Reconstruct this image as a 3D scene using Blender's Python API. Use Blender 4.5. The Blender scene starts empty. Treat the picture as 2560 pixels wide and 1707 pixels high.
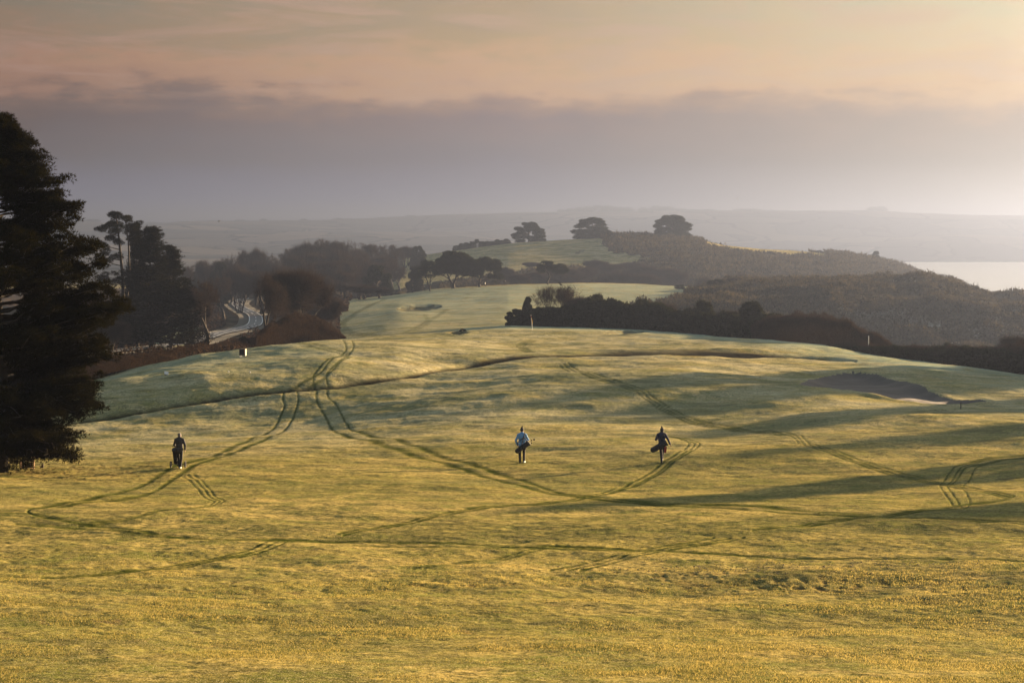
import bpy, math, random
import numpy as np
from mathutils import Vector, Matrix

SC = bpy.context.scene
COL = SC.collection
CZ = 62.0                      # camera height above the sea
F = 4500.0                     # focal length in photo pixels (2560 wide)
PIT = math.atan((853.5 - 590.0) / F)
SP, CP = math.sin(PIT), math.cos(PIT)
SUN_AZ, SUN_EL = 47.0, 7.0     # degrees right of view, above horizon

# ------------------------------------------------------------------ projection helpers
def ray(u, v):
    """slope (x per y, z per y) of the sight line through a photo pixel"""
    xc = (np.asarray(u, float) - 1280.0) / F
    yc = (853.5 - np.asarray(v, float)) / F
    d = CP + SP * yc
    return xc / d, (-SP + CP * yc) / d

def proj(x, y, z):
    zr = z - CZ
    dep = y * CP - zr * SP
    up = y * SP + zr * CP
    dep = np.where(dep < 0.5, 0.5, dep)
    return 1280 + F * x / dep, 853.5 - F * up / dep

# ------------------------------------------------------------------ noise
def _hash(ix, iy, seed):
    h = (ix.astype(np.int64) * 374761393 + iy.astype(np.int64) * 668265263 + seed * 1442695041) & 0xFFFFFFFF
    h = ((h ^ (h >> 13)) * 1274126177) & 0xFFFFFFFF
    h = h ^ (h >> 16)
    return (h & 0xFFFF) / 65535.0

def vnoise(x, y, seed=0):
    ix = np.floor(x); iy = np.floor(y)
    fx = x - ix; fy = y - iy
    fx = fx * fx * (3 - 2 * fx); fy = fy * fy * (3 - 2 * fy)
    a = _hash(ix, iy, seed); b = _hash(ix + 1, iy, seed)
    c = _hash(ix, iy + 1, seed); d = _hash(ix + 1, iy + 1, seed)
    return (a * (1 - fx) + b * fx) * (1 - fy) + (c * (1 - fx) + d * fx) * fy * 1.0

def fbm(x, y, seed=0, octv=4, gain=0.5):
    s = 0; amp = 1; tot = 0
    ca, sa = math.cos(0.6), math.sin(0.6)
    for o in range(octv):
        s = s + amp * (vnoise(x, y, seed + o * 17) - 0.5)
        tot += amp; amp *= gain
        x, y = (x * ca - y * sa) * 2.03, (x * sa + y * ca) * 2.03
    return s / tot            # about -0.5..0.5

def sstep(e0, e1, x):
    t = np.clip((x - e0) / (e1 - e0), 0, 1)
    return t * t * (3 - 2 * t)

# ------------------------------------------------------------------ mesh helpers
def prop(o, label=None, cat=None, group=None, kind=None):
    if label: o['label'] = label
    if cat: o['category'] = cat
    if group: o['group'] = group
    if kind: o['kind'] = kind
    return o

def mesh_np(name, verts, faces, smooth=False):
    """verts (n,3), faces (m,k) numpy"""
    me = bpy.data.meshes.new(name)
    verts = np.ascontiguousarray(verts, dtype=np.float32)
    faces = np.ascontiguousarray(faces, dtype=np.int32)
    m, k = faces.shape
    me.vertices.add(len(verts)); me.vertices.foreach_set('co', verts.ravel())
    me.loops.add(m * k); me.loops.foreach_set('vertex_index', faces.ravel())
    me.polygons.add(m)
    me.polygons.foreach_set('loop_start', np.arange(0, m * k, k, dtype=np.int32))
    me.polygons.foreach_set('loop_total', np.full(m, k, dtype=np.int32))
    if smooth: me.polygons.foreach_set('use_smooth', np.ones(m, dtype=bool))
    me.update(calc_edges=True)
    return me

def link(name, me, mat=None, parent=None, loc=None):
    o = bpy.data.objects.new(name, me); COL.objects.link(o)
    if mat is not None and me is not None: me.materials.append(mat)
    if parent is not None: o.parent = parent
    if loc is not None: o.location = loc
    return o

def empty(name, loc, rz=0.0):
    o = bpy.data.objects.new(name, None); COL.objects.link(o)
    o.location = loc; o.rotation_euler = (0, 0, rz); o.empty_display_size = 0.3
    return o

def copy_tree(o, parent=None):
    c = o.copy(); COL.objects.link(c)
    if parent is not None: c.parent = parent
    for ch in list(o.children): copy_tree(ch, c)
    return c

class MB:
    """collects simple solids into one mesh (triangles and quads as quads/tris lists)"""
    def __init__(s): s.v = []; s.f = []
    def add(s, vs, fs):
        n = len(s.v); s.v += [tuple(p) for p in vs]; s.f += [tuple(i + n for i in f) for f in fs]
    def box(s, c, size, rz=0.0, rx=0.0, ry=0.0):
        M = Matrix.Rotation(rz, 3, 'Z') @ Matrix.Rotation(ry, 3, 'Y') @ Matrix.Rotation(rx, 3, 'X')
        hx, hy, hz = [q / 2 for q in size]
        vs = [Vector(c) + M @ Vector((i * hx, j * hy, k * hz)) for i in (-1, 1) for j in (-1, 1) for k in (-1, 1)]
        s.add(vs, [(0, 1, 3, 2), (4, 6, 7, 5), (0, 4, 5, 1), (2, 3, 7, 6), (0, 2, 6, 4), (1, 5, 7, 3)])
    def tube(s, p0, p1, r0, r1=None, n=10, caps=True):
        r1 = r0 if r1 is None else r1
        p0, p1 = Vector(p0), Vector(p1); d = (p1 - p0)
        if d.length < 1e-6: return
        d.normalize(); a = d.orthogonal().normalized(); b = d.cross(a)
        vs = []
        for p, r in ((p0, r0), (p1, r1)):
            for i in range(n):
                t = 2 * math.pi * i / n
                vs.append(p + a * (r * math.cos(t)) + b * (r * math.sin(t)))
        fs = [(i, (i + 1) % n, n + (i + 1) % n, n + i) for i in range(n)]
        if caps: fs += [tuple(range(n - 1, -1, -1)), tuple(range(n, 2 * n))]
        s.add(vs, fs)
    def path(s, pts, rads, n=8):
        for i in range(len(pts) - 1): s.tube(pts[i], pts[i + 1], rads[i], rads[i + 1], n)
        for i in range(1, len(pts) - 1): s.ball(pts[i], (rads[i],) * 3, 6, 8)
    def ball(s, c, r, nu=8, nv=12, rot=None):
        c = Vector(c); vs = []; fs = []
        for i in range(nu + 1):
            th = math.pi * i / nu
            for j in range(nv):
                ph = 2 * math.pi * j / nv
                p = Vector((r[0] * math.sin(th) * math.cos(ph), r[1] * math.sin(th) * math.sin(ph), r[2] * math.cos(th)))
                if rot is not None: p = rot @ p
                vs.append(c + p)
        for i in range(nu):
            for j in range(nv):
                fs.append((i * nv + j, (i + 1) * nv + j, (i + 1) * nv + (j + 1) % nv, i * nv + (j + 1) % nv))
        s.add(vs, fs)
    def capsule(s, p0, p1, r0, r1, n=12):
        s.tube(p0, p1, r0, r1, n); s.ball(p0, (r0,) * 3, 8, n); s.ball(p1, (r1,) * 3, 8, n)
    def mesh(s, name, smooth=False):
        me = bpy.data.meshes.new(name); me.from_pydata(s.v, [], s.f); me.update()
        if smooth: me.polygons.foreach_set('use_smooth', [True] * len(me.polygons))
        return me
    def build(s, name, mat, parent=None, smooth=False, loc=None):
        return link(name, s.mesh(name, smooth), mat, parent, loc)

def remeshed(mb, name, mat, parent, voxel=0.012, smooth=6):
    """one continuous skin round overlapping solids"""
    me = mb.mesh(name)
    o = bpy.data.objects.new(name + '_tmp', me); COL.objects.link(o)
    m = o.modifiers.new('r', 'REMESH'); m.mode = 'VOXEL'; m.voxel_size = voxel; m.use_smooth_shade = True
    m2 = o.modifiers.new('s', 'SMOOTH'); m2.factor = 0.5; m2.iterations = smooth
    dg = bpy.context.evaluated_depsgraph_get(); dg.update()
    out = bpy.data.meshes.new_from_object(o.evaluated_get(dg))
    bpy.data.objects.remove(o)
    out.name = name
    out.polygons.foreach_set('use_smooth', [True] * len(out.polygons))
    out.materials.clear()
    return link(name, out, mat, parent)

# ------------------------------------------------------------------ materials
def new_mat(name):
    m = bpy.data.materials.new(name); m.use_nodes = True
    nt = m.node_tree; nt.nodes.clear()
    return m, nt, nt.nodes, nt.links

def simple(name, col, rough=0.8, var=0.25, scale=6.0, metal=0.0, spec=0.5, sheen=0.0):
    m, nt, N, L = new_mat(name)
    out = N.new('ShaderNodeOutputMaterial'); b = N.new('ShaderNodeBsdfPrincipled')
    b.inputs['Roughness'].default_value = rough; b.inputs['Metallic'].default_value = metal
    b.inputs['Specular IOR Level'].default_value = spec
    b.inputs['Sheen Weight'].default_value = sheen
    tc = N.new('ShaderNodeTexCoord'); no = N.new('ShaderNodeTexNoise'); no.inputs['Scale'].default_value = scale
    no.inputs['Detail'].default_value = 5
    mx = N.new('ShaderNodeMix'); mx.data_type = 'RGBA'
    mx.inputs['A'].default_value = (*[c * (1 - var) for c in col], 1); mx.inputs['B'].default_value = (*[min(1, c * (1 + var)) for c in col], 1)
    L.new(tc.outputs['Object'], no.inputs['Vector']); L.new(no.outputs['Fac'], mx.inputs['Factor'])
    L.new(mx.outputs['Result'], b.inputs['Base Color'])
    bp = N.new('ShaderNodeBump'); bp.inputs['Strength'].default_value = 0.25; bp.inputs['Distance'].default_value = 0.02
    L.new(no.outputs['Fac'], bp.inputs['Height']); L.new(bp.outputs['Normal'], b.inputs['Normal'])
    L.new(b.outputs['BSDF'], out.inputs['Surface'])
    return m

def leafmat(name, c1, c2, trans=0.3, nscale=0.35):
    m, nt, N, L = new_mat(name)
    out = N.new('ShaderNodeOutputMaterial')
    geo = N.new('ShaderNodeNewGeometry'); tc = N.new('ShaderNodeTexCoord')
    no = N.new('ShaderNodeTexNoise'); no.inputs['Scale'].default_value = nscale; no.inputs['Detail'].default_value = 2
    L.new(tc.outputs['Object'], no.inputs['Vector'])
    ad = N.new('ShaderNodeMath'); ad.operation = 'ADD'; L.new(geo.outputs['Random Per Island'], ad.inputs[0]); L.new(no.outputs['Fac'], ad.inputs[1])
    mr = N.new('ShaderNodeMapRange'); mr.inputs['From Min'].default_value = 0.3; mr.inputs['From Max'].default_value = 1.6
    L.new(ad.outputs[0], mr.inputs['Value'])
    mx = N.new('ShaderNodeMix'); mx.data_type = 'RGBA'
    mx.inputs['A'].default_value = (*c1, 1); mx.inputs['B'].default_value = (*c2, 1)
    L.new(mr.outputs['Result'], mx.inputs['Factor'])
    d = N.new('ShaderNodeBsdfDiffuse'); t = N.new('ShaderNodeBsdfTranslucent'); ms = N.new('ShaderNodeMixShader')
    ms.inputs['Fac'].default_value = trans
    L.new(mx.outputs['Result'], d.inputs['Color']); L.new(mx.outputs['Result'], t.inputs['Color'])
    L.new(d.outputs[0], ms.inputs[1]); L.new(t.outputs[0], ms.inputs[2]); L.new(ms.outputs[0], out.inputs['Surface'])
    return m

M = {}
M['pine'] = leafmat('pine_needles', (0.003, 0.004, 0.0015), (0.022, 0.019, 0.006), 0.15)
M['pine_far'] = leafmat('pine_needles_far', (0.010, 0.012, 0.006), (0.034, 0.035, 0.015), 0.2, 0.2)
M['gorse'] = leafmat('gorse_leaves', (0.007, 0.008, 0.004), (0.032, 0.033, 0.013), 0.25, 0.3)
M['bramble'] = leafmat('bramble_stems', (0.016, 0.011, 0.007), (0.050, 0.032, 0.020), 0.2, 0.4)
M['twig'] = leafmat('bare_twigs', (0.022, 0.017, 0.014), (0.062, 0.044, 0.033), 0.1, 0.3)
M['scrub'] = leafmat('hill_scrub', (0.014, 0.013, 0.007), (0.075, 0.060, 0.032), 0.25, 0.06)
M['bark'] = simple('bark', (0.022, 0.016, 0.012), 0.95, 0.4, 9)
M['bark_pale'] = simple('bark_pale', (0.09, 0.068, 0.05), 0.95, 0.35, 9)
M['black'] = simple('black_cloth', (0.012, 0.012, 0.014), 0.85, 0.3, 30)
M['blue'] = simple('blue_cloth', (0.13, 0.30, 0.58), 0.8, 0.12, 14)
M['navy'] = simple('navy_cloth', (0.012, 0.016, 0.05), 0.85, 0.25, 20)
M['charcoal'] = simple('charcoal_cloth', (0.035, 0.035, 0.04), 0.85, 0.2, 20)
M['red'] = simple('red_cloth', (0.25, 0.02, 0.02), 0.85, 0.2, 20)
M['skin'] = simple('skin', (0.45, 0.27, 0.19), 0.6, 0.08, 10)
M['hair'] = simple('grey_hair', (0.18, 0.16, 0.15), 0.8, 0.3, 60)
M['shoe'] = simple('white_shoe', (0.75, 0.72, 0.68), 0.6, 0.1, 12)
M['steel'] = simple('steel', (0.5, 0.5, 0.5), 0.3, 0.1, 10, metal=1.0)
M['rubber'] = simple('rubber', (0.015, 0.015, 0.015), 0.8, 0.2, 12)
M['wood'] = simple('weathered_wood', (0.36, 0.22, 0.12), 0.85, 0.35, 14)
M['wood_dark'] = simple('dark_wood', (0.06, 0.04, 0.028), 0.85, 0.35, 14)
M['white'] = simple('white_paint', (0.78, 0.77, 0.74), 0.6, 0.06, 8)
M['sunlit_pale'] = simple('sunlit_pale_paint', (0.34, 0.28, 0.2), 0.7, 0.08, 8)
M['yellow'] = simple('yellow_flag', (0.75, 0.42, 0.04), 0.7, 0.1, 8)
M['bird'] = simple('black_feathers', (0.012, 0.012, 0.013), 0.6, 0.2, 30)

# ------------------------------------------------------------------ terrain table
US = [-900, 0, 250, 500, 830, 1000, 1270, 1500, 1760, 2000, 2270, 2560, 3400]
LINES = []
def line_v(Y, v):   # heights given as the photo row where the ground at depth Y shows
    Y = np.array([Y] * len(US), float) if np.isscalar(Y) else np.array(Y, float)
    v = np.array([v] * len(US), float) if np.isscalar(v) else np.array(v, float)
    a, s = ray(US, v); LINES.append((a, Y, s * Y))
def line_z(Y, z):
    Y = np.array([Y] * len(US), float) if np.isscalar(Y) else np.array(Y, float)
    z = np.array([z] * len(US), float) if np.isscalar(z) else np.array(z, float)
    a = (np.array(US, float) - 1280) / F; LINES.append((a, Y, z))
def line_k(knots):  # own knots (u, v, Y)
    k = np.array(knots, float); a, s = ray(k[:, 0], k[:, 1]); LINES.append((a, k[:, 2], s * k[:, 2]))

line_z(-260, 3.0); line_z(-30, 0.5); line_z(0, -1.75); line_z(12, -4.2)
line_v(26, 1712)
line_v(50, 1352)
line_v(90, [1165, 1165, 1165, 1163, 1160, 1158, 1157, 1157, 1155, 1150, 1146, 1140, 1130])
line_v([141, 141, 141, 142, 142, 141, 147, 148, 145, 140, 135, 135, 135], [1060, 1060, 1058, 1052, 1046, 1038, 1006, 1000, 1000, 1000, 1003, 1005, 1005])
line_v([157, 157, 158, 163, 174, 186, 216, 226, 220, 200, 180, 172, 172], [985, 985, 975, 935, 902, 886, 864, 858, 865, 888, 912, 945, 950])
line_v([203, 203, 207, 237, 300, 310, 322, 310, 280, 245, 220, 203, 200], [968, 968, 952, 893, 851, 835, 815, 820, 834, 863, 907, 938, 960])
line_z([245, 245, 250, 285, 350, 360, 368, 355, 330, 300, 275, 262, 262], [-18.0, -18.0, -18.0, -19.5, -20.8, -19.9, -19.2, -20.5, -25, -29, -33, -38, -38])
line_z([430, 430, 430, 430, 440, 440, 440, 430, 420, 410, 400, 400, 400], [-24.8, -24.8, -24.8, -24.8, -22.0, -19.6, -18.7, -19.2, -24, -27.5, -29, -31, -34])
line_k([(-900, 815, 560), (0, 815, 560), (500, 815, 560), (740, 812, 560), (830, 768, 530), (1000, 755, 530), (1270, 740, 540), (1500, 742, 540), (1700, 752, 520), (1760, 752, 515), (2000, 765, 500), (2200, 770, 490), (2340, 775, 480), (2560, 790, 480), (3400, 820, 480)])
line_k([(-900, 795, 640), (0, 795, 640), (500, 795, 640), (740, 790, 640), (830, 757, 600), (960, 744, 615), (1080, 727, 630), (1180, 718, 640), (1300, 711, 640), (1450, 707.5, 640), (1600, 709.5, 640), (1700, 715, 625), (1760, 719, 615), (1800, 712, 605), (1850, 706, 600), (2000, 704, 590), (2150, 702, 580), (2320, 698, 570), (2370, 708, 565), (2420, 726, 560), (2480, 736, 556), (2560, 739, 550), (3400, 760, 540)])
line_z(760, [-31, -31, -31, -31, -30, -24.5, -24, -26, -34, -42, -56, -66, -68])
line_k([(-900, 760, 880), (0, 760, 880), (500, 760, 880), (830, 745, 880), (1000, 705, 870), (1270, 690, 870), (1500, 690, 870), (1760, 695, 870), (2000, 705, 870), (2200, 735, 880), (2330, 790, 880), (2430, 900, 880), (2560, 950, 880), (3400, 950, 880)])
line_k([(-900, 740, 1100), (0, 740, 1100), (500, 740, 1100), (800, 715, 1100), (900, 680, 1100), (1000, 647, 1100), (1080, 634, 1100), (1200, 618, 1100), (1290, 606, 1110), (1400, 600, 1115), (1480, 597, 1120), (1560, 590, 1120), (1640, 593, 1120), (1750, 602, 1120), (1810, 614, 1120), (1900, 624, 1120), (2040, 632, 1120), (2100, 634, 1120), (2160, 643, 1120), (2240, 658, 1120), (2275, 670, 1120), (2320, 690, 1120), (2350, 693, 1120), (2400, 704, 1120), (2440, 728, 1120), (2470, 800, 1120), (2560, 860, 1120), (3400, 860, 1120)])
line_z(1290, [-38, -38, -38, -37, -34, -26, -14, -12, -16, -24, -60, -68, -68])
line_z(1750, [-40, -40, -40, -40, -38, -38, -42, -46, -52, -60, -68, -70, -70])
line_z(2600, [-30, -30, -30, -32, -34, -36, -44, -55, -64, -68, -70, -70, -70])
line_z(3500, [-14, -14, -14, -16, -20, -24, -32, -50, -64, -68, -70, -70, -70])
line_v(4300, [590, 590, 590, 592, 596, 600, 612, 632, 648, 652, 655, 655, 655])
line_v(4700, [572, 572, 572, 574, 576, 580, 588, 600, 610, 612, 610, 612, 615])
line_v(5100, [562, 562, 564, 566, 565, 563, 560, 560, 562, 570, 575, 572, 570])
line_k([(-900, 555, 5600), (0, 552, 5600), (205, 551, 5600), (290, 560, 5600), (370, 564, 5600), (450, 557, 5600), (548, 555, 5600), (860, 549, 5600), (1033, 540, 5600), (1157, 536, 5600), (1398, 529, 5600), (1690, 526, 5600), (1966, 528, 5600), (2173, 527, 5600), (2306, 532, 5600), (2560, 537, 5600), (3400, 540, 5600)])
line_z(6600, 10.0)

# columns (azimuth slope) and rows (depth)
a_in = np.arange(-0.300, 0.3001, 3.0 / F)
a_l = -0.300 - np.cumsum(np.geomspace(0.0012, 0.16, 26)); a_r = -a_l
ACOL = np.concatenate([a_l[::-1], a_in, a_r])
rows = [-260, -120, -60, -30, -10, 0, 6, 12, 16, 20.0]
y = 20.0
while y < 6600:
    h = 6 + 8 * min(1, y / 250.0) + 2
    dy = (1.7 if y < 110 else 2.2) * y * y / (h * F)
    if 135 < y <= 330: dy *= 0.62
    if y > 330: dy = max(1.6, min(dy, 0.012 * y))
    if y > 1200: dy = 0.02 * y
    y += max(0.05, dy); rows.append(min(y, 6600))
YROW = np.array(rows)
NA, NY = len(ACOL), len(YROW)

def pchip_table():
    K = len(LINES)
    YK = np.zeros((K, NA)); ZK = np.zeros((K, NA))
    for k, (a, Yv, z) in enumerate(LINES):
        o = np.argsort(a)
        YK[k] = np.interp(ACOL, a[o], Yv[o]); ZK[k] = np.interp(ACOL, a[o], z[o])
    # smooth the knots a little along the columns so that no kinks show
    ker = np.hanning(23); ker /= ker.sum()
    for k in range(K):
        if 3 < k < 12:
            for T in (YK, ZK):
                p = np.pad(T[k], 11, mode='edge'); T[k] = np.convolve(p, ker, mode='valid')
    for k in range(1, K): YK[k] = np.maximum(YK[k], YK[k - 1] + 2)
    H = np.diff(YK, axis=0); D = np.diff(ZK, axis=0) / H
    S = np.zeros_like(ZK)
    w1 = 2 * H[1:] + H[:-1]; w2 = H[1:] + 2 * H[:-1]
    same = (D[1:] * D[:-1]) > 0
    with np.errstate(divide='ignore', invalid='ignore'):
        hm = (w1 + w2) / (w1 / D[:-1] + w2 / D[1:])
    S[1:-1] = np.where(same, hm, 0); S[0] = D[0]; S[-1] = D[-1]
    Z = np.zeros((NY, NA)); cols = np.arange(NA)
    for j, Y in enumerate(YROW):
        i = np.clip((YK <= Y).sum(axis=0) - 1, 0, K - 2)
        h = H[i, cols]; t = np.clip((Y - YK[i, cols]) / h, 0, 1)
        z0, z1, s0, s1 = ZK[i, cols], ZK[i + 1, cols], S[i, cols], S[i + 1, cols]
        Z[j] = (2*t**3 - 3*t**2 + 1)*z0 + (t**3 - 2*t**2 + t)*h*s0 + (-2*t**3 + 3*t**2)*z1 + (t**3 - t**2)*h*s1
    return Z + CZ

TZ = pchip_table()
YY = np.repeat(YROW[:, None], NA, 1)
XX = ACOL[None, :] * np.maximum(YY, 20.0)
TZ += 1.5 * sstep(-30, 12, XX) * (1 - sstep(14, 36, XX)) * sstep(125, 152, YY) * (1 - sstep(185, 222, YY))
TZ0 = TZ.copy()

def gz(x, y, T=None):
    T = TZ if T is None else T
    x = np.asarray(x, float); y = np.asarray(y, float)
    a = np.clip(x / np.maximum(y, 20.0), ACOL[0], ACOL[-1] - 1e-9)
    i = np.clip(np.searchsorted(ACOL, a) - 1, 0, NA - 2); ta = (a - ACOL[i]) / (ACOL[i + 1] - ACOL[i])
    yc = np.clip(y, YROW[0], YROW[-1] - 1e-6)
    j = np.clip(np.searchsorted(YROW, yc) - 1, 0, NY - 2); ty = (yc - YROW[j]) / (YROW[j + 1] - YROW[j])
    return (T[j, i]*(1-ta) + T[j, i+1]*ta)*(1-ty) + (T[j+1, i]*(1-ta) + T[j+1, i+1]*ta)*ty

def G(u, v, y0=20.0, T=None):
    """first ground point seen through a photo pixel beyond depth y0"""
    a, s = ray(u, v); a = float(a); s = float(s)
    ys = YROW[YROW >= y0]
    g = gz(a * ys, ys, T) - CZ - s * ys
    hit = np.where(g >= 0)[0]
    if len(hit) == 0: yh = ys[-1]
    elif hit[0] == 0: yh = ys[0]
    else:
        k = hit[0]; t = g[k-1] / (g[k-1] - g[k]); yh = ys[k-1] + t * (ys[k] - ys[k-1])
    x = a * yh
    return np.array([x, yh, float(gz(x, yh, T))])

def at(u, Y):
    """ground point at depth Y under photo column u"""
    x = (u - 1280) / F * Y
    for _ in range(3):
        z = float(gz(x, Y)); _, v = proj(x, Y, z); a, s = ray(u, v); x = float(a) * Y
    return np.array([x, Y, float(gz(x, Y))])

def in_poly(px, py, poly):
    ins = np.zeros(px.shape, bool); n = len(poly)
    for i in range(n):
        x1, y1 = poly[i]; x2, y2 = poly[(i + 1) % n]
        c = ((y1 > py) != (y2 > py)) & (px < (x2 - x1) * (py - y1) / ((y2 - y1) + 1e-12) + x1)
        ins ^= c
    return ins

def seg_dist(x, y, pts, maxd):
    """distance to a ground polyline and signed side, for the vertices near it"""
    D = np.full(x.shape, 1e9); SG = np.zeros(x.shape)
    for i in range(len(pts) - 1):
        ax, ay = pts[i][:2]; bx, by = pts[i + 1][:2]
        m = (x > min(ax, bx) - maxd) & (x < max(ax, bx) + maxd) & (y > min(ay, by) - maxd) & (y < max(ay, by) + maxd)
        if not m.any(): continue
        xs = x[m]; ys = y[m]; dx, dy = bx - ax, by - ay; L2 = dx*dx + dy*dy + 1e-9
        t = np.clip(((xs - ax)*dx + (ys - ay)*dy) / L2, 0, 1)
        d = np.hypot(xs - ax - t*dx, ys - ay - t*dy); sg = np.sign(dx*(ys - ay) - dy*(xs - ax))
        old = D[m]; k = d < old; old[k] = d[k]; D[m] = old
        so = SG[m]; so[k] = sg[k]; SG[m] = so
    return D, SG

def smooth_px(pts, n=8):
    """Catmull-Rom through photo points"""
    P = np.array([pts[0]] + list(pts) + [pts[-1]], float); out = []
    for i in range(1, len(P) - 2):
        for t in np.linspace(0, 1, n, endpoint=False):
            p0, p1, p2, p3 = P[i-1], P[i], P[i+1], P[i+2]
            out.append(0.5*((2*p1) + (-p0+p2)*t + (2*p0-5*p1+4*p2-p3)*t*t + (-p0+3*p1-3*p2+p3)*t**3))
    out.append(P[-2]); return out

def to_ground(pts, n=8, y0=20.0):
    return [G(p[0], p[1], y0, TZ0) for p in smooth_px(pts, n)]

# --- undulation
near = sstep(18, 40, YY)
fade_far = 1 - sstep(330, 420, YY)
und = fbm(XX / 34, YY / 34, 5, 3) * 1.7 + fbm(XX / 12, YY / 10, 11, 3) * 0.75 + fbm(XX / 4.0, YY / 3.0, 13, 3) * 0.26
TZ += und * near * fade_far * (0.6 + 0.4 * sstep(60, 130, YY)) * (1 - 0.5 * sstep(190, 300, YY))
TZ += fbm(XX / 0.30, YY / 0.34, 23, 3) * 0.045 * (1 - sstep(48, 75, YY)) * near
TZ += fbm(XX / 1.6, YY / 1.6, 21, 4) * 0.12 * fade_far * near
mid = sstep(350, 420, YY) * (1 - sstep(1200, 1300, YY))
TZ += fbm(XX / 60, YY / 60, 31, 4) * 1.6 * mid + fbm(XX / 12, YY / 12, 37, 3) * 0.3 * mid
farm = sstep(1300, 2000, YY)
TZ += fbm(XX / 900, YY / 420, 43, 3) * 60 * sstep(2300, 3200, YY) * (1 - sstep(5000, 5500, YY)) * sstep(2.0, 30.0, TZ0)
TZ += fbm(XX / 500, YY / 500, 41, 4) * 14 * farm * (TZ0 > 1.0)

# --- scarp and ditch across the fairway
PU, PV = proj(XX, YY, TZ0)
OFFK = np.where(YY < 335, 0.0, 1e5)
ditch = smooth_px([(200, 1036), (330, 1022), (480, 1003), (640, 983), (800, 963), (960, 938), (1120, 910), (1280, 890), (1440, 879), (1600, 874), (1750, 876), (1900, 882), (2060, 892), (2140, 896)], 6)
Dd, Sd = seg_dist(PU + OFFK, PV, ditch, 30.0)
dw = 4.3 * (1.0 + 0.5 * fbm(XX / 3, YY / 3, 301, 3)) * np.interp(PU, [200, 1100, 1900, 2130], [1.1, 1.0, 0.7, 0.2])
TZ -= np.where(Dd < 30, 0.45 * np.exp(-(Dd / (dw * 1.3)) ** 2), 0)
earth_shade = np.where(Dd < 30, np.exp(-(Dd / dw) ** 4), 0)

# --- bunkers
def bunker(poly, depth, y0, y1, lip=0.25):
    gp = [G(p[0], p[1], y0, TZ0) for p in smooth_px(list(poly) + [poly[0]], 6)]
    m = (YY > y0) & (YY < y1)
    ins = np.zeros(XX.shape, bool)
    ins[m] = in_poly(XX[m], YY[m], [(p[0], p[1]) for p in gp])
    D, _ = seg_dist(XX, YY, gp, 8.0)
    global TZ
    zin = sstep(0.2, 2.2, D)
    TZ = TZ - np.where(ins, depth * zin, 0) + np.where(~ins & (D < 8), lip * np.exp(-(D / 0.8) ** 2), 0) + np.where(ins, lip * np.exp(-(D / 0.8) ** 2), 0)
    return ins & (D > 0.3)
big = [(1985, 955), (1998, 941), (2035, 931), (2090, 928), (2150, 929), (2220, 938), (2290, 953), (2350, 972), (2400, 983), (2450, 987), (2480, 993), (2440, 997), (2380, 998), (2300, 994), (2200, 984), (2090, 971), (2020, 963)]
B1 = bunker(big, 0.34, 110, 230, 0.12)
B2 = bunker([(1095, 834), (1120, 829), (1150, 827), (1180, 831), (1150, 836)], 0.8, 240, 318, 0.06)
B3 = bunker([(1500, 832), (1540, 827), (1580, 826), (1630, 829), (1600, 834), (1540, 835)], 0.7, 230, 318, 0.05)
B4 = bunker([(985, 770), (1030, 763), (1080, 761), (1110, 764), (1080, 771), (1010, 776)], 0.6, 420, 640, 0.02)
B5 = bunker([(1425, 630), (1450, 627), (1470, 628), (1462, 632), (1435, 633)], 1.2, 900, 1110, 0.3)

# --- tracks pressed into the frost
wet = np.zeros(XX.shape)
def track(pts, width, str_=1.0, n=8):
    D, _ = seg_dist(PU + OFFK, PV, smooth_px(pts, n), 26.0)
    wpx = np.clip(width * F / YY * 0.5, 3.9, np.interp(YY, [45, 62, 80, 105, 140], [4.8, 5.8, 7.5, 9.5, 13.0]))
    k = np.exp(-(D / (wpx * 0.5)) ** 3) * min(1.0, str_ * 1.1)
    np.maximum(wet, k, out=wet)
def offs(pts, du, dv=0):
    return [(p[0] + du, p[1] + dv) for p in pts]

# main double mower tracks: left pair
track([(858, 858), (866, 872), (850, 888), (822, 900), (800, 920), (785, 940), (784, 955), (792, 975), (790, 985), (795, 1010), (815, 1045), (830, 1075), (848, 1090), (880, 1102), (960, 1122), (1060, 1145), (1160, 1172), (1260, 1200), (1370, 1226), (1480, 1244), (1640, 1262), (1830, 1276), (1950, 1288), (2120, 1298), (2300, 1308), (2560, 1322)], 0.42)
track([(878, 856), (884, 868), (872, 884), (848, 906), (826, 925), (816, 940), (818, 952), (826, 960), (818, 970), (822, 992), (840, 1012), (856, 1045), (870, 1070), (886, 1085), (930, 1098), (1020, 1118), (1110, 1142), (1200, 1168), (1290, 1192), (1400, 1226), (1500, 1240), (1640, 1256), (1850, 1270), (2000, 1280), (2180, 1296), (2400, 1306), (2560, 1312)], 0.34)
track([(866, 884), (842, 892), (826, 905), (803, 932), (786, 944), (760, 956), (740, 966), (712, 978), (708, 1000), (712, 1015), (700, 1040), (688, 1062), (660, 1082), (610, 1110), (560, 1130), (500, 1155), (440, 1172), (400, 1190), (330, 1222), (250, 1240), (150, 1258), (60, 1272), (0, 1278)], 0.38)
track([(876, 890), (850, 908), (833, 925), (812, 945), (790, 956), (760, 968), (744, 978), (746, 1000), (738, 1030), (728, 1050), (705, 1078), (660, 1105), (600, 1128), (540, 1150), (470, 1180), (430, 1200), (370, 1232), (300, 1246), (200, 1256), (110, 1272), (70, 1288), (90, 1302), (160, 1312), (280, 1325), (400, 1340), (520, 1350), (640, 1352), (760, 1350)], 0.34)
track([(40, 1318), (140, 1322), (280, 1332), (420, 1344), (560, 1352), (700, 1356), (860, 1352)], 0.14, 0.7)
track([(0, 1292), (60, 1296), (110, 1302)], 0.3, 0.6)
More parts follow.
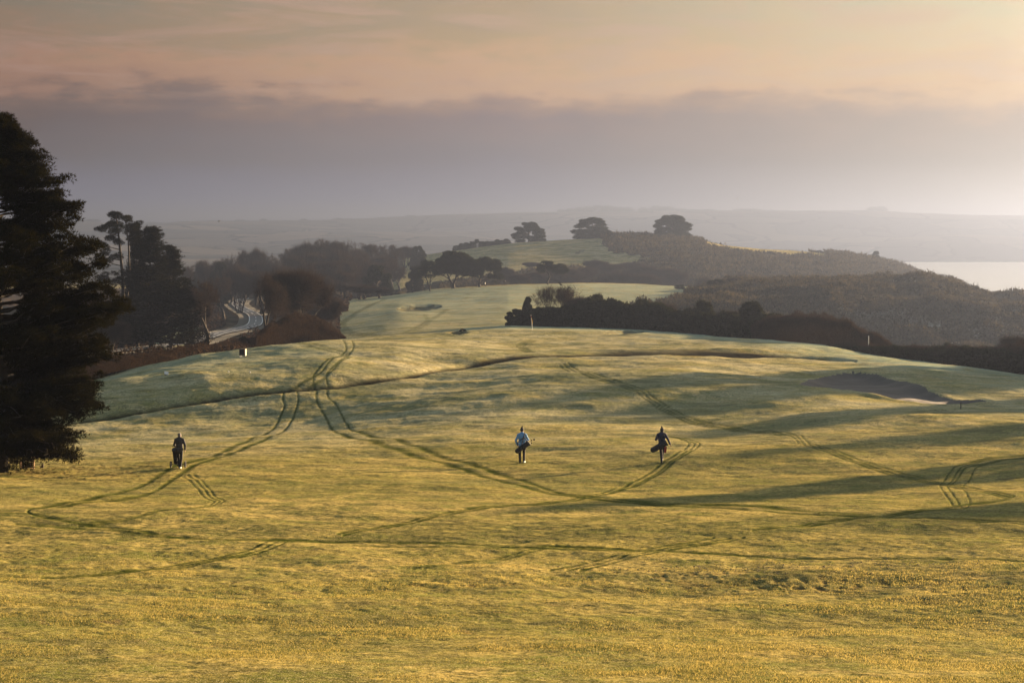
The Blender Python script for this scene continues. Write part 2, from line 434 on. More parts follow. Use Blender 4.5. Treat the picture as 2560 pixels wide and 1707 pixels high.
track([(760, 1350), (900, 1352), (1100, 1356), (1260, 1366), (1440, 1374), (1600, 1382), (1760, 1392), (1940, 1402), (2140, 1408), (2340, 1414), (2560, 1424)], 0.2, 0.95)
track([(1280, 1373), (1440, 1380), (1620, 1386), (1800, 1396), (1960, 1402)], 0.12, 0.85)
track([(880, 1362), (1000, 1363), (1150, 1372), (1300, 1374)], 0.12, 0.8)
# triple trolley track groups
def triple(pts, sep, w=0.085, s=0.9):
    for k, q in enumerate(sep): track(offs(pts, q[0], q[1]), w, s)
triple([(1648, 1090), (1690, 1092), (1724, 1100), (1748, 1118), (1742, 1130), (1720, 1150), (1660, 1178), (1600, 1202), (1540, 1222), (1480, 1240), (1420, 1252), (1360, 1260), (1260, 1268), (1160, 1282), (1040, 1306), (960, 1320), (870, 1336)], [(0, 0), (-13, 2), (-26, 0)])
triple([(1420, 900), (1470, 930), (1540, 950), (1600, 975), (1640, 1000), (1690, 1025), (1740, 1046), (1860, 1066), (1960, 1080), (2000, 1092), (2020, 1112), (2080, 1138), (2200, 1168), (2340, 1198), (2440, 1216), (2520, 1236), (2535, 1240), (2500, 1250), (2420, 1258), (2340, 1272), (2240, 1288), (2180, 1302), (2080, 1312), (1990, 1330), (1900, 1340)], [(0, 0), (-10, 3), (-20, 5)], 0.07, 0.8)
triple([(2600, 1140), (2500, 1148), (2420, 1162), (2395, 1178), (2370, 1205), (2372, 1220), (2400, 1262)], [(0, 0), (-18, 0), (4, 6)], 0.11, 1.0)
track([(2600, 1146), (2520, 1152), (2450, 1166), (2420, 1196), (2408, 1216), (2420, 1242), (2424, 1258), (2404, 1272), (2300, 1284), (2200, 1300), (2100, 1318), (1990, 1334), (1920, 1342)], 0.12, 1.0)
triple([(470, 1192), (490, 1202), (510, 1222), (530, 1242), (548, 1252), (540, 1262), (515, 1276), (480, 1284), (420, 1292), (320, 1310), (210, 1318)], [(0, 0), (12, -2), (-14, 2)], 0.09, 0.7)
triple([(720, 1352), (700, 1366), (640, 1384), (560, 1398), (460, 1414), (360, 1426), (250, 1438), (150, 1444)], [(0, 0), (-22, 0), (-48, 0)], 0.075, 0.85)
triple([(1420, 1368), (1340, 1382), (1270, 1396), (1180, 1410), (1060, 1424)], [(0, 0), (-30, 0)], 0.08, 0.7)
triple([(1860, 1356), (1800, 1366), (1700, 1378), (1620, 1396), (1540, 1412), (1450, 1430)], [(0, 0), (-34, 0), (-76, 0)], 0.085, 0.85)
triple([(1322, 848), (1300, 854), (1292, 862), (1300, 868), (1320, 875)], [(0, 0), (8, 0), (16, 0)], 0.3, 0.6)
triple([(700, 868), (770, 872), (830, 878), (856, 886)], [(0, 0), (16, -3)], 0.25, 0.5)
track([(1150, 1203), (1100, 1222)], 0.1, 0.2)
# second fairway
TZs = TZ0
def track2(pts, width, s, y0=340):
    gp = [G(p[0], p[1], y0, TZ0) for p in smooth_px(pts, 8)]
    D, _ = seg_dist(XX, YY, gp, width * 2 + 2)
    np.maximum(wet, np.exp(-(D / (width * 0.5)) ** 4) * s, out=wet)
track2([(960, 748), (915, 766), (878, 790), (858, 808), (862, 822), (890, 832), (960, 836), (1060, 832)], 1.8, 0.55)
track2([(935, 758), (890, 782), (850, 805), (845, 822), (870, 834), (930, 840)], 1.6, 0.5)
track2([(1115, 772), (1080, 796), (1050, 812), (1010, 832), (990, 840)], 1.6, 0.45)
track2([(1060, 782), (1070, 800), (1062, 812), (1030, 826)], 1.2, 0.4)
wet = np.clip(wet, 0, 1) * (0.82 + 0.36 * fbm(XX / 0.7, YY / 0.7, 55, 3) * 2)
TZ -= 0.025 * wet * (YY < 330)

# --- land cover
WU = PU + fbm(XX / 10, YY / 10, 61, 3) * 16; WV = PV + fbm(XX / 10, YY / 10, 67, 3) * 8
scr = np.zeros(XX.shape)
h1 = in_poly(WU, WV, [(1470, 830), (1520, 780), (1600, 764), (1690, 742), (1780, 716), (1800, 600), (4200, 600), (4200, 1200), (1400, 1200)]) & (YY > 335) & (YY < 700)
h1 |= (PU > 1400) & (YY > np.interp(ACOL, [-.1, .03, .1, .16, .22, .29, .5], [330, 330, 300, 262, 236, 222, 220])[None, :]) & (YY < 400)
fair = [(820, 720), (1000, 560), (1280, 540), (1497, 585), (1520, 622), (1560, 632), (1630, 643), (1560, 664), (1530, 668), (1480, 670), (1440, 662), (1400, 667), (1330, 668), (1290, 682), (1230, 692), (1160, 700), (1000, 720), (850, 760)]
strip = [(1740, 590), (1810, 606), (1900, 616), (2040, 624), (2075, 638), (1990, 638), (1900, 633), (1830, 626), (1770, 614)]
h2 = (YY > 700) & (YY < 1300) & ~in_poly(WU, WV, fair) & ~in_poly(WU, WV, strip)
edgeL = np.interp(ACOL, [-1, -.29, -.23, -.17, -.10, -.09, -.06, 0], [203, 203, 205, 238, 302, 440, 640, 700])[None, :]
wl = (WU < np.interp(WV, [690, 735, 750, 765, 800, 850], [1010, 930, 885, 855, 848, 850])) & (YY > edgeL + 6 + fbm(XX / 8, YY / 8, 71, 2) * 8) & (YY < 1300)
meadow = in_poly(WU, WV, [(385, 815), (500, 815), (520, 865), (385, 872)]) & (YY > 260)
wl &= ~meadow
scr[h1 | h2] = 1.0
TZ += scr * (np.abs(fbm(XX / 7, YY / 7, 81, 3)) * 2.4 + fbm(XX / 22, YY / 22, 83, 3) * 3.0 * h1 * 1.6 * (1 - sstep(520, 580, YY))) * (YY > 300)
gul = h1 & (PU > 2050)
TZ += gul * fbm(XX / 16, YY / 45, 85, 3) * 9.0 * (1 - sstep(530, 580, YY))
litter = wl.astype(float)
TZ = np.where(YY > 640, np.where(TZ0 < 1.5, np.minimum(TZ, TZ0), TZ), TZ)
frost = np.zeros(XX.shape)
frost += 0.75 * sstep(900, 700, 1.0 * WV + 9999 * (YY < 330) + 9999 * (YY > 640)) * (YY > 330)
hedge_y = np.interp(ACOL, [-.3, -.02, 0, .05, .1, .16, .22, .29, .5], [330, 330, 322, 312, 280, 245, 218, 203, 200])[None, :]
frost += (PU > 1150) * sstep(75, 5, hedge_y - YY + fbm(XX / 14, YY / 14, 91, 3) * 50) * (YY < 340) * 0.9
frost += sstep(150, 175, YY) * sstep(1150, 600, PU) * (YY < 340) * 0.45
frost += meadow * 0.9
frost = np.clip(frost, 0, 1) * (1 - 0.6 * (YY > 640)); frost = np.maximum(frost, 0.16 * sstep(88, 135, YY) * (YY < 340))
mud = np.zeros(XX.shape)
for (uc, vc, su, sv_, am) in ((2000, 1465, 420, 14, 0.7), (1700, 1440, 300, 9, 0.5), (1150, 1465, 260, 9, 0.6), (560, 1484, 260, 8, 0.5), (2450, 1480, 220, 8, 0.6), (150, 1180, 260, 30, 0.8), (330, 1110, 120, 20, 0.5)):
    mud += am * np.exp(-((PU - uc) / su) ** 2 - ((PV - vc) / sv_) ** 2)
mud = np.clip(mud, 0, 1) * sstep(0.02, 0.2, fbm(XX / 0.22, YY / 0.35, 101, 4)) * (YY < 120)
TZ -= 0.03 * mud
for B_ in (B2, B3, B4, B5): earth_shade = np.maximum(earth_shade, 0.62 * B_)  # grass hollows: their shade is painted in as dark ground colour
rock = (gul & (fbm(XX / 9, YY / 9, 95, 3) > 0.14)).astype(float)

def build_ground():
    idx = np.arange(NY * NA).reshape(NY, NA)
    q = np.stack([idx[:-1, :-1], idx[:-1, 1:], idx[1:, 1:], idx[1:, :-1]], -1).reshape(-1, 4)
    V = np.stack([XX, YY, TZ], -1).reshape(-1, 3)
    attrs = {'wet': wet, 'scrub': scr, 'litter': litter, 'frost': frost, 'earth_shade': earth_shade, 'rock': rock, 'mud': mud}
    groups = []
    rest = np.ones(len(q), bool)
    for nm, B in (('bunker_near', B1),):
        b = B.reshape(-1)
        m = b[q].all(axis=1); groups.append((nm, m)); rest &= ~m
    def make(name, m, mat):
        qq = q[m]; u, inv = np.unique(qq, return_inverse=True)
        me = mesh_np(name, V[u], inv.reshape(qq.shape), True)
        for k, A in attrs.items():
            at_ = me.attributes.new(k, 'FLOAT', 'POINT'); at_.data.foreach_set('value', A.reshape(-1)[u].astype(np.float32))
        return link(name, me, mat)
    g = make('ground', rest, M['ground']); prop(g, kind='structure', label='frosted golf course turf rolling down to the cliffs and far farmland')
    labs = ['large kidney-shaped sand bunker with a grassy lip near the right hedge']
    for (nm, m), lb in zip(groups, labs):
        if m.any():
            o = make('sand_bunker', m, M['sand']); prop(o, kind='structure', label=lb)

def ground_mat():
    m, nt, N, L = new_mat('turf')
    out = N.new('ShaderNodeOutputMaterial'); b = N.new('ShaderNodeBsdfPrincipled')
    b.inputs['Roughness'].default_value = 1.0; b.inputs['Specular IOR Level'].default_value = 0.0
    geo = N.new('ShaderNodeNewGeometry')
    def noise(scale, det=4, rough=0.55, off=0, stretch=None):
        mp = N.new('ShaderNodeMapping'); mp.inputs['Location'].default_value = (off, off * 1.7, 0)
        if stretch: mp.inputs['Scale'].default_value = stretch
        L.new(geo.outputs['Position'], mp.inputs['Vector'])
        n = N.new('ShaderNodeTexNoise'); n.inputs['Scale'].default_value = scale; n.inputs['Detail'].default_value = det
        n.inputs['Roughness'].default_value = rough; L.new(mp.outputs[0], n.inputs['Vector']); return n.outputs['Fac']
    def ramp(src, a, b_):
        r = N.new('ShaderNodeMapRange'); r.inputs['From Min'].default_value = a; r.inputs['From Max'].default_value = b_
        L.new(src, r.inputs['Value']); return r.outputs['Result']
    def mix(f, A, B):
        x = N.new('ShaderNodeMix'); x.data_type = 'RGBA'
        for s, k in ((A, 'A'), (B, 'B')):
            if isinstance(s, tuple): x.inputs[k].default_value = (*s, 1)
            else: L.new(s, x.inputs[k])
        if isinstance(f, float): x.inputs['Factor'].default_value = f
        else: L.new(f, x.inputs['Factor'])
        return x.outputs['Result']
    def math_(op, a, b_):
        x = N.new('ShaderNodeMath'); x.operation = op
        for i, s in enumerate((a, b_)):
            if isinstance(s, (int, float)): x.inputs[i].default_value = s
            else: L.new(s, x.inputs[i])
        return x.outputs[0]
    def attr(nm):
        x = N.new('ShaderNodeAttribute'); x.attribute_name = nm; return x.outputs['Fac']
    big_ = noise(1.0, 5, 0.65, 2, (0.04, 0.09, 1)); med = noise(0.55, 6, 0.7, 3); fine = noise(7.0, 5, 0.75, 9); vf = noise(38.0, 3, 0.7, 14)
    GOLD = (0.46, 0.345, 0.105); GREEN = (0.115, 0.135, 0.020); BROWN = (0.12, 0.075, 0.032); FROST = (0.27, 0.33, 0.25)
    sp0 = N.new('ShaderNodeSeparateXYZ'); L.new(geo.outputs['Position'], sp0.inputs[0]); py = sp0.outputs['Y']
    c = mix(ramp(big_, 0.40, 0.60), GOLD, (0.27, 0.225, 0.05))
    c = mix(math_('MULTIPLY', ramp(med, 0.47, 0.60), 0.85), c, GREEN)
    nearg = math_('MULTIPLY', math_('SUBTRACT', 1.0, ramp(py, 28, 48)), ramp(noise(0.45, 6, 0.7, 51), 0.44, 0.56))
    c = mix(math_('MULTIPLY', nearg, 0.6), c, (0.13, 0.145, 0.03))
    c = mix(math_('MULTIPLY', ramp(noise(1.3, 6, 0.75, 21), 0.56, 0.66), ramp(big_, 0.35, 0.6)), c, BROWN)
    hoar = math_('MULTIPLY', ramp(py, 80, 140), ramp(noise(0.12, 6, 0.75, 57), 0.40, 0.58))
    c = mix(math_('MULTIPLY', hoar, 0.85), c, (0.60, 0.51, 0.31))
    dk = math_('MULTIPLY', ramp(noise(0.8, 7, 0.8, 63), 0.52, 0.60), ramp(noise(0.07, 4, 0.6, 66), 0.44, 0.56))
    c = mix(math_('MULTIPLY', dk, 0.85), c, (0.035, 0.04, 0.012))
    strip = math_('MULTIPLY', math_('MULTIPLY', ramp(py, 49.0, 50.5), math_('SUBTRACT', 1.0, ramp(py, 54.0, 58.0))), ramp(noise(1.1, 6, 0.75, 70), 0.46, 0.56))
    c = mix(math_('MULTIPLY', strip, 0.9), c, (0.055, 0.065, 0.012))
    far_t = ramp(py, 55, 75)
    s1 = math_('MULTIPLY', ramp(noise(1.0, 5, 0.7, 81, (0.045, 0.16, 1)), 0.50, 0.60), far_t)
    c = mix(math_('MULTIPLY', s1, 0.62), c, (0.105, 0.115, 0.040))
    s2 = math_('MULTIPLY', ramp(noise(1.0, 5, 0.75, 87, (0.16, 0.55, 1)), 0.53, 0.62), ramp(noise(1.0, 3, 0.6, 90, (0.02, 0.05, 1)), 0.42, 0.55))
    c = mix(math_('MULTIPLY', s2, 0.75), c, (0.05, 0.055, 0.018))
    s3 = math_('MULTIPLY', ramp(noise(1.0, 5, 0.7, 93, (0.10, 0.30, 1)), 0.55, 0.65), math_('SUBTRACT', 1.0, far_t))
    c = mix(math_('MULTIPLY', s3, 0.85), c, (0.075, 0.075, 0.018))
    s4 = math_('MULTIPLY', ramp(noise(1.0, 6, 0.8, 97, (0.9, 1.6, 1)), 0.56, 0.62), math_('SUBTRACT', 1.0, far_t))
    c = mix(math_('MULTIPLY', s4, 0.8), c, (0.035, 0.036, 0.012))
    c = mix(math_('MULTIPLY', ramp(fine, 0.45, 0.57), 0.8), c, (0.05, 0.052, 0.014))
    c = mix(math_('MULTIPLY', ramp(vf, 0.52, 0.68), 0.7), c, (0.80, 0.66, 0.33))
    c = mix(attr('mud'), c, (0.075, 0.045, 0.022))
    fr = math_('MULTIPLY', attr('frost'), ramp(noise(0.25, 5, 0.6, 31), 0.30, 0.55))
    c = mix(fr, c, FROST)
    c = mix(math_('MULTIPLY', attr('wet'), 0.97), c, (0.032, 0.045, 0.007))
    c = mix(attr('earth_shade'), c, (0.018, 0.016, 0.010))  # bare soil of the ditch, plus shade painted into the hollows
    sc = mix(ramp(noise(0.12, 5, 0.7, 5), 0.4, 0.65), (0.024, 0.022, 0.012), (0.08, 0.063, 0.033))
    c = mix(attr('scrub'), c, sc)
    lt = mix(ramp(noise(0.2, 4, 0.6, 8), 0.4, 0.65), (0.045, 0.032, 0.020), (0.10, 0.075, 0.045))
    c = mix(attr('litter'), c, lt)
    c = mix(attr('rock'), c, (0.30, 0.27, 0.22))
    # far farmland: fields parted by hedges
    sep = N.new('ShaderNodeSeparateXYZ'); L.new(geo.outputs['Position'], sep.inputs[0])
    far = ramp(sep.outputs['Y'], 1350, 1600)
    wn = N.new('ShaderNodeTexNoise'); wn.inputs['Scale'].default_value = 0.002; wn.inputs['Detail'].default_value = 4; L.new(geo.outputs['Position'], wn.inputs['Vector'])
    wv = N.new('ShaderNodeVectorMath'); wv.operation = 'MULTIPLY_ADD'; L.new(wn.outputs['Color'], wv.inputs[0]); wv.inputs[1].default_value = (500, 900, 0); L.new(geo.outputs['Position'], wv.inputs[2])
    vo = N.new('ShaderNodeTexVoronoi'); vo.feature = 'F1'; vo.inputs['Scale'].default_value = 0.0050
    ve = N.new('ShaderNodeTexVoronoi'); ve.feature = 'DISTANCE_TO_EDGE'; ve.inputs['Scale'].default_value = 0.0050
    for q in (vo, ve): L.new(wv.outputs[0], q.inputs['Vector'])
    sv = N.new('ShaderNodeSeparateColor'); L.new(vo.outputs['Color'], sv.inputs[0])
    fld = mix(sv.outputs[0], (0.05, 0.058, 0.060), (0.15, 0.135, 0.115))
    fld = mix(ramp(ve.outputs['Distance'], 0.035, 0.02), fld, (0.012, 0.014, 0.010))
    c = mix(far, c, fld)
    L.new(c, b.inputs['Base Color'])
    # frosted blades: fuzzy grazing reflection
    sw = math_('SUBTRACT', 1.0, math_('MINIMUM', 1.0, math_('ADD', math_('ADD', attr('scrub'), attr('litter')), math_('MULTIPLY', attr('wet'), 0.8))))
    sw = math_('MULTIPLY', math_('MULTIPLY', sw, SHEEN), math_('SUBTRACT', 1.0, far))
    L.new(sw, b.inputs['Sheen Weight']); b.inputs['Sheen Roughness'].default_value = 0.45
    b.inputs['Sheen Tint'].default_value = (1.0, 0.78, 0.38, 1)
    h = math_('ADD', math_('MULTIPLY', noise(16.0, 5, 0.75, 40), 0.010), math_('ADD', math_('MULTIPLY', noise(2.2, 4, 0.6, 44), 0.036), math_('MULTIPLY', noise(0.6, 3, 0.6, 48), 0.10)))
    bp = N.new('ShaderNodeBump'); bp.inputs['Strength'].default_value = 1.0; bp.inputs['Distance'].default_value = 1.0
    L.new(h, bp.inputs['Height']); L.new(bp.outputs['Normal'], b.inputs['Normal'])
    L.new(b.outputs['BSDF'], out.inputs['Surface'])
    return m
SHEEN = 0.0
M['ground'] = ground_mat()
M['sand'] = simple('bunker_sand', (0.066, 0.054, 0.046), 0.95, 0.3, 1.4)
build_ground()

# ------------------------------------------------------------------ sea
def sea():
    xs = np.linspace(-9000, 9000, 60); ys = np.linspace(-100, 9000, 40)
    X, Y = np.meshgrid(xs, ys)
    idx = np.arange(X.size).reshape(X.shape)
    q = np.stack([idx[:-1, :-1], idx[:-1, 1:], idx[1:, 1:], idx[1:, :-1]], -1).reshape(-1, 4)
    me = mesh_np('sea', np.stack([X, Y, X * 0], -1).reshape(-1, 3), q, True)
    m, nt, N, L = new_mat('sea_water')
    out = N.new('ShaderNodeOutputMaterial'); b = N.new('ShaderNodeBsdfPrincipled')
    b.inputs['Base Color'].default_value = (0.92, 0.88, 0.84, 1); b.inputs['Metallic'].default_value = 0.85; b.inputs['Roughness'].default_value = 0.32; b.inputs['IOR'].default_value = 1.33
    geo = N.new('ShaderNodeNewGeometry'); n = N.new('ShaderNodeTexNoise'); n.inputs['Scale'].default_value = 0.06; n.inputs['Detail'].default_value = 6
    n.inputs['Roughness'].default_value = 0.7
    L.new(geo.outputs['Position'], n.inputs['Vector'])
    bp = N.new('ShaderNodeBump'); bp.inputs['Distance'].default_value = 2.5; bp.inputs['Strength'].default_value = 0.8
    L.new(n.outputs['Fac'], bp.inputs['Height']); L.new(bp.outputs['Normal'], b.inputs['Normal']); L.new(b.outputs[0], out.inputs['Surface'])
    prop(link('sea', me, m), kind='structure', label='bright calm sea of the bay below the cliffs')
sea()

# ------------------------------------------------------------------ road in the valley
def road():
    px = [(120, 903), (215, 895), (310, 883), (405, 872)]
    a = [at(u, Y) for u, Y in ((60, 250), (150, 262), (215, 276), (310, 305), (405, 340), (470, 372), (535, 420), (590, 470), (628, 520), (640, 575), (632, 640), (606, 720), (592, 790), (598, 850), (612, 900))]
    P = [Vector(p) for p in a]
    pts = smooth_px([tuple(p) for p in a], 10)
    pts = [np.array([p[0], p[1], 0.0]) for p in pts]
    global ROAD_LINE; ROAD_LINE = pts
    def ribbon(off0, off1, dz, name, mat, parent=None, dash=None):
        vs = []; fs = []; s = 0.0; last = None
        zc = np.array([float(gz(p[0], p[1])) for p in pts]); k = np.ones(9) / 9
        zc = np.convolve(np.pad(zc, 4, mode='edge'), k, mode='valid') + 1.1
        for i in range(len(pts)):
            t = pts[min(i + 1, len(pts) - 1)] - pts[max(i - 1, 0)]; t = t / (np.linalg.norm(t) + 1e-9)
            nrm = np.array([-t[1], t[0], 0])
            for o in (off0, off1): q = pts[i] + nrm * o; vs.append((q[0], q[1], zc[i] + dz))
        for i in range(len(pts) - 1):
            if dash and (i // 2) % 2: continue
            fs.append((2*i, 2*i+1, 2*i+3, 2*i+2))
        me = bpy.data.meshes.new(name); me.from_pydata(vs, [], fs); me.update()
        return link(name, me, mat, parent)
    r = ribbon(-2.3, 2.3, 0.0, 'road', M['asphalt']); prop(r, kind='structure', label='narrow tarmac road winding through the wooded valley')
    ln = ribbon(-2.15, -1.95, 0.02, 'edge_line', M['white'], r); ln = ribbon(1.95, 2.15, 0.02, 'edge_line', M['white'], r)
    ribbon(-0.1, 0.1, 0.02, 'centre_line', M['white'], r, True)
    ribbon(-5.5, -2.3, -0.25, 'verge', M['verge'], r); ribbon(2.3, 5.5, -0.25, 'verge', M['verge'], r)
M['asphalt'] = simple('asphalt', (0.028, 0.028, 0.031), 0.45, 0.15, 2.0)
M['verge'] = simple('verge_grass', (0.035, 0.03, 0.016), 0.95, 0.4, 1.0)
road()

# ------------------------------------------------------------------ vegetation meshes
def unit(v):
    return v / (np.linalg.norm(v, axis=-1, keepdims=True) + 1e-9)

def blades(C, D, Ln, W, rs):
    """thin triangles from C along D"""
    n = len(C); D = unit(D); S = unit(np.cross(D, rs.normal(size=(n, 3))))
    Ln = np.broadcast_to(Ln, (n,))[:, None]; W = np.broadcast_to(W, (n,))[:, None]
    V = np.empty((n, 3, 3)); V[:, 0] = C - S * W / 2; V[:, 1] = C + S * W / 2; V[:, 2] = C + D * Ln
    return V.reshape(-1, 3), np.arange(3 * n).reshape(-1, 3)

def leaves(C, size, rs, up=0.0):
    """small quads cut as two triangles' worth of leaf spray, random facing"""
    n = len(C); A = unit(rs.normal(size=(n, 3)) + np.array([0, 0, up])); B = unit(np.cross(A, rs.normal(size=(n, 3))))
    s = (np.broadcast_to(size, (n,)) * rs.uniform(0.6, 1.3, n))[:, None]
    V = np.empty((n, 3, 3)); V[:, 0] = C - B * s * 0.5; V[:, 1] = C + B * s * 0.5; V[:, 2] = C + A * s
    return V.reshape(-1, 3), np.arange(3 * n).reshape(-1, 3)

def tubes(P0, P1, R0, R1, n=5):
    P0, P1 = np.asarray(P0, float), np.asarray(P1, float); R0, R1 = np.asarray(R0, float), np.asarray(R1, float)
    d = unit(P1 - P0); ref = np.where(np.abs(d[:, 2:3]) < 0.9, [[0, 0, 1.0]], [[1.0, 0, 0]])
    a = unit(np.cross(d, ref)); b = np.cross(d, a); m = len(P0)
    t = np.arange(n) * 2 * math.pi / n
    ring = a[:, None] * np.cos(t)[None, :, None] + b[:, None] * np.sin(t)[None, :, None]
    V = np.concatenate([P0[:, None] + ring * R0[:, None, None], P1[:, None] + ring * R1[:, None, None]], 1).reshape(-1, 3)
    base = (np.arange(m) * 2 * n)[:, None]; i = np.arange(n); j = (i + 1) % n
    f1 = np.stack([base + i, base + j, base + n + j], -1).reshape(-1, 3); f2 = np.stack([base + i, base + n + j, base + n + i], -1).reshape(-1, 3)
    return V, np.concatenate([f1, f2])

def cat(parts):
    V = []; Fc = []; n = 0
    for v, f in parts: V.append(v); Fc.append(f + n); n += len(v)
    return np.concatenate(V), np.concatenate(Fc)

def grow(rg, p, d, L, r, lev, mx, segs, tips, up=0.10, wob=0.22, ang=0.55, shr=0.74, nch=(2, 3)):
    for k in range(3):
        d2 = d + np.array([rg.gauss(0, wob), rg.gauss(0, wob), rg.gauss(0, wob) + up * 0.6]); d2 = d2 / np.linalg.norm(d2)
        q = p + d2 * L / 3; r2 = r * 0.88
        segs.append((p, q, r, r2, lev)); 
        if lev >= 2 and rg.random() < 0.55 and lev < mx:
            a = rg.uniform(0, 6.28); o = np.cross(d2, [math.cos(a), math.sin(a), 0.3]); o /= np.linalg.norm(o) + 1e-9
            e = d2 * 0.6 + o * 0.8; e /= np.linalg.norm(e)
            grow(rg, q, e, L * 0.6, r2 * 0.5, lev + 1 if lev + 1 < mx else mx, mx, segs, tips, up, wob, ang, shr, nch)
        p, d, r = q, d2, r2
    if lev >= mx: tips.append((p, d)); return
    n = rg.randint(*nch); a0 = rg.uniform(0, 6.28)
    x = np.cross(d, [0.31, 0.17, 0.9]); x /= np.linalg.norm(x) + 1e-9; yv = np.cross(d, x)
    for i in range(n):
        a = a0 + i * 6.283 / n + rg.uniform(-0.4, 0.4); t = ang * rg.uniform(0.6, 1.25)
        e = d * math.cos(t) + (x * math.cos(a) + yv * math.sin(a)) * math.sin(t)
        e[2] += up; e /= np.linalg.norm(e)
        grow(rg, p, e, L * shr * rg.uniform(0.85, 1.12), r * 0.66, lev + 1, mx, segs, tips, up, wob, ang, shr, nch)

def bare_proto(seed, mx=5, trunk=0.22, ang=0.5, up=0.1, ntw=26, r0=0.028, tw=0.045, stems=1, tww=0.0022):
    """winter tree of unit height; returns trunk mesh and twig mesh"""
    rg = random.Random(seed); rs = np.random.RandomState(seed); segs = []; tips = []
    for s in range(stems):
        a = rg.uniform(0, 6.28); lean = 0.0 if stems == 1 else 0.35
        d = np.array([math.cos(a) * lean, math.sin(a) * lean, 1.0]); d /= np.linalg.norm(d)
        grow(rg, np.array([0.02 * math.cos(a) * (stems > 1), 0.02 * math.sin(a) * (stems > 1), -0.02]), d, trunk, r0 / math.sqrt(stems), 0, mx, segs, tips, up, 0.10, ang)
    P0 = np.array([s[0] for s in segs]); P1 = np.array([s[1] for s in segs]); R0 = np.array([s[2] for s in segs]); R1 = np.array([s[3] for s in segs]); LV = np.array([s[4] for s in segs])
    T = np.array([t[0] for t in tips]); D = np.array([t[1] for t in tips])
    big = LV <= 2
    tm = tubes(P0[big], P1[big], R0[big], R1[big], 6)
    sm = tubes(P0[~big], P1[~big], R0[~big], R1[~big], 3)
    idx = rs.randint(0, len(T), len(T) * ntw)
    fine = np.where(LV >= mx - 1)[0]; j = rs.choice(fine, len(T) * ntw)
    C = np.where(rs.rand(len(idx), 1) < 0.5, T[idx], P0[j] + (P1[j] - P0[j]) * rs.rand(len(idx), 1))
    DD = D[idx] * 0.7 + rs.normal(size=(len(idx), 3)) * 0.55 + np.array([0, 0, 0.25])
    tb = blades(C, DD, tw * rs.uniform(0.5, 1.4, len(idx)), tww, rs)
    tv, tf = tm; cv, cf = cat([sm, tb])
    top = np.percentile(cv[:, 2], 99.7); w = np.percentile(np.hypot(cv[:, 0], cv[:, 1]), 97) * 2
    s = 1.0 / top
    return dict(parts=[('trunk', mesh_np('trunk', tv * s, tf, True), M['bark']), ('crown', mesh_np('crown', cv * s, cf), M['twig'])], w=w * s)

def clump_points(rs, c, r, n, shell=0.55, top=0.3):
    d = unit(rs.normal(size=(n, 3)) + np.array([0, 0, top])); rad = rs.uniform(shell, 1.0, n)[:, None] ** 0.8
    return np.array(c) + d * rad * np.array(r), d

def tufts(rs, C, D, k, ln, w, up=0.5, spread=0.55):
    """k needle blades per point"""
    Cr = np.repeat(C, k, 0); Dr = np.repeat(D, k, 0) + rs.normal(size=(len(C) * k, 3)) * spread + np.array([0, 0, up])
    return blades(Cr, Dr, ln * rs.uniform(0.6, 1.3, len(Cr)), w, rs)

def dome_proto(seed, kind='pine', n=34000, size=0.032, flat=0.85, ragged=0.14, nb=90, base=0.0, taper=0.0):
    """closed evergreen crown of unit height and about unit width"""
    rs = np.random.RandomState(seed); pts = []; dirs = []
    for i in range(nb):
        a = rs.uniform(0, 6.28); h = rs.uniform(0.0, 1) ** 1.25
        rr = 0.42 * (math.sqrt(max(0.0, 1 - (h * 0.95) ** 2)) * (1 - taper) + taper * (1 - h) ** 0.9) * rs.uniform(0.75, 1.0 + ragged) * (0.8 + 0.2 * min(1, h * 5))
        c = [rr * math.cos(a), rr * math.sin(a), base + (1 - base) * (0.03 + h * 0.88)]
        q = rs.uniform(0.08, 0.15); p, d = clump_points(rs, c, (q, q, q * 0.7), n // nb, 0.4)
        pts.append(p); dirs.append(d)
    P = np.concatenate(pts); D = np.concatenate(dirs)
    P[:, 2] = np.maximum(P[:, 2], base)
    v, f = cat([leaves(P, size, rs, 0.4), tufts(rs, P[::3], D[::3], 2, size * 1.6, size * 0.35)])
    core = []
    tr = tubes([[0, 0, -0.03], [0, 0, 0.3]], [[0, 0, 0.3], [0.03, 0, 0.7]], [0.03, 0.022], [0.022, 0.01], 8)
    st = []
    for i in range(14):
        a = rs.uniform(0, 6.28); z0 = rs.uniform(0.05, 0.5); e = [0.33 * math.cos(a), 0.33 * math.sin(a), z0 + rs.uniform(0.08, 0.35)]
        st.append(([0, 0, z0], e, 0.012, 0.004))
    br = tubes([s[0] for s in st], [s[1] for s in st], [s[2] for s in st], [s[3] for s in st], 5)
    tv, tf = cat([tr, br])
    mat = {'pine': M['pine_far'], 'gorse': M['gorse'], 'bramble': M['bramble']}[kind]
    return dict(parts=[('trunk', mesh_np('trunk', tv, tf, True), M['bark']), ('crown', mesh_np('crown', v, f), mat)], w=1.0)

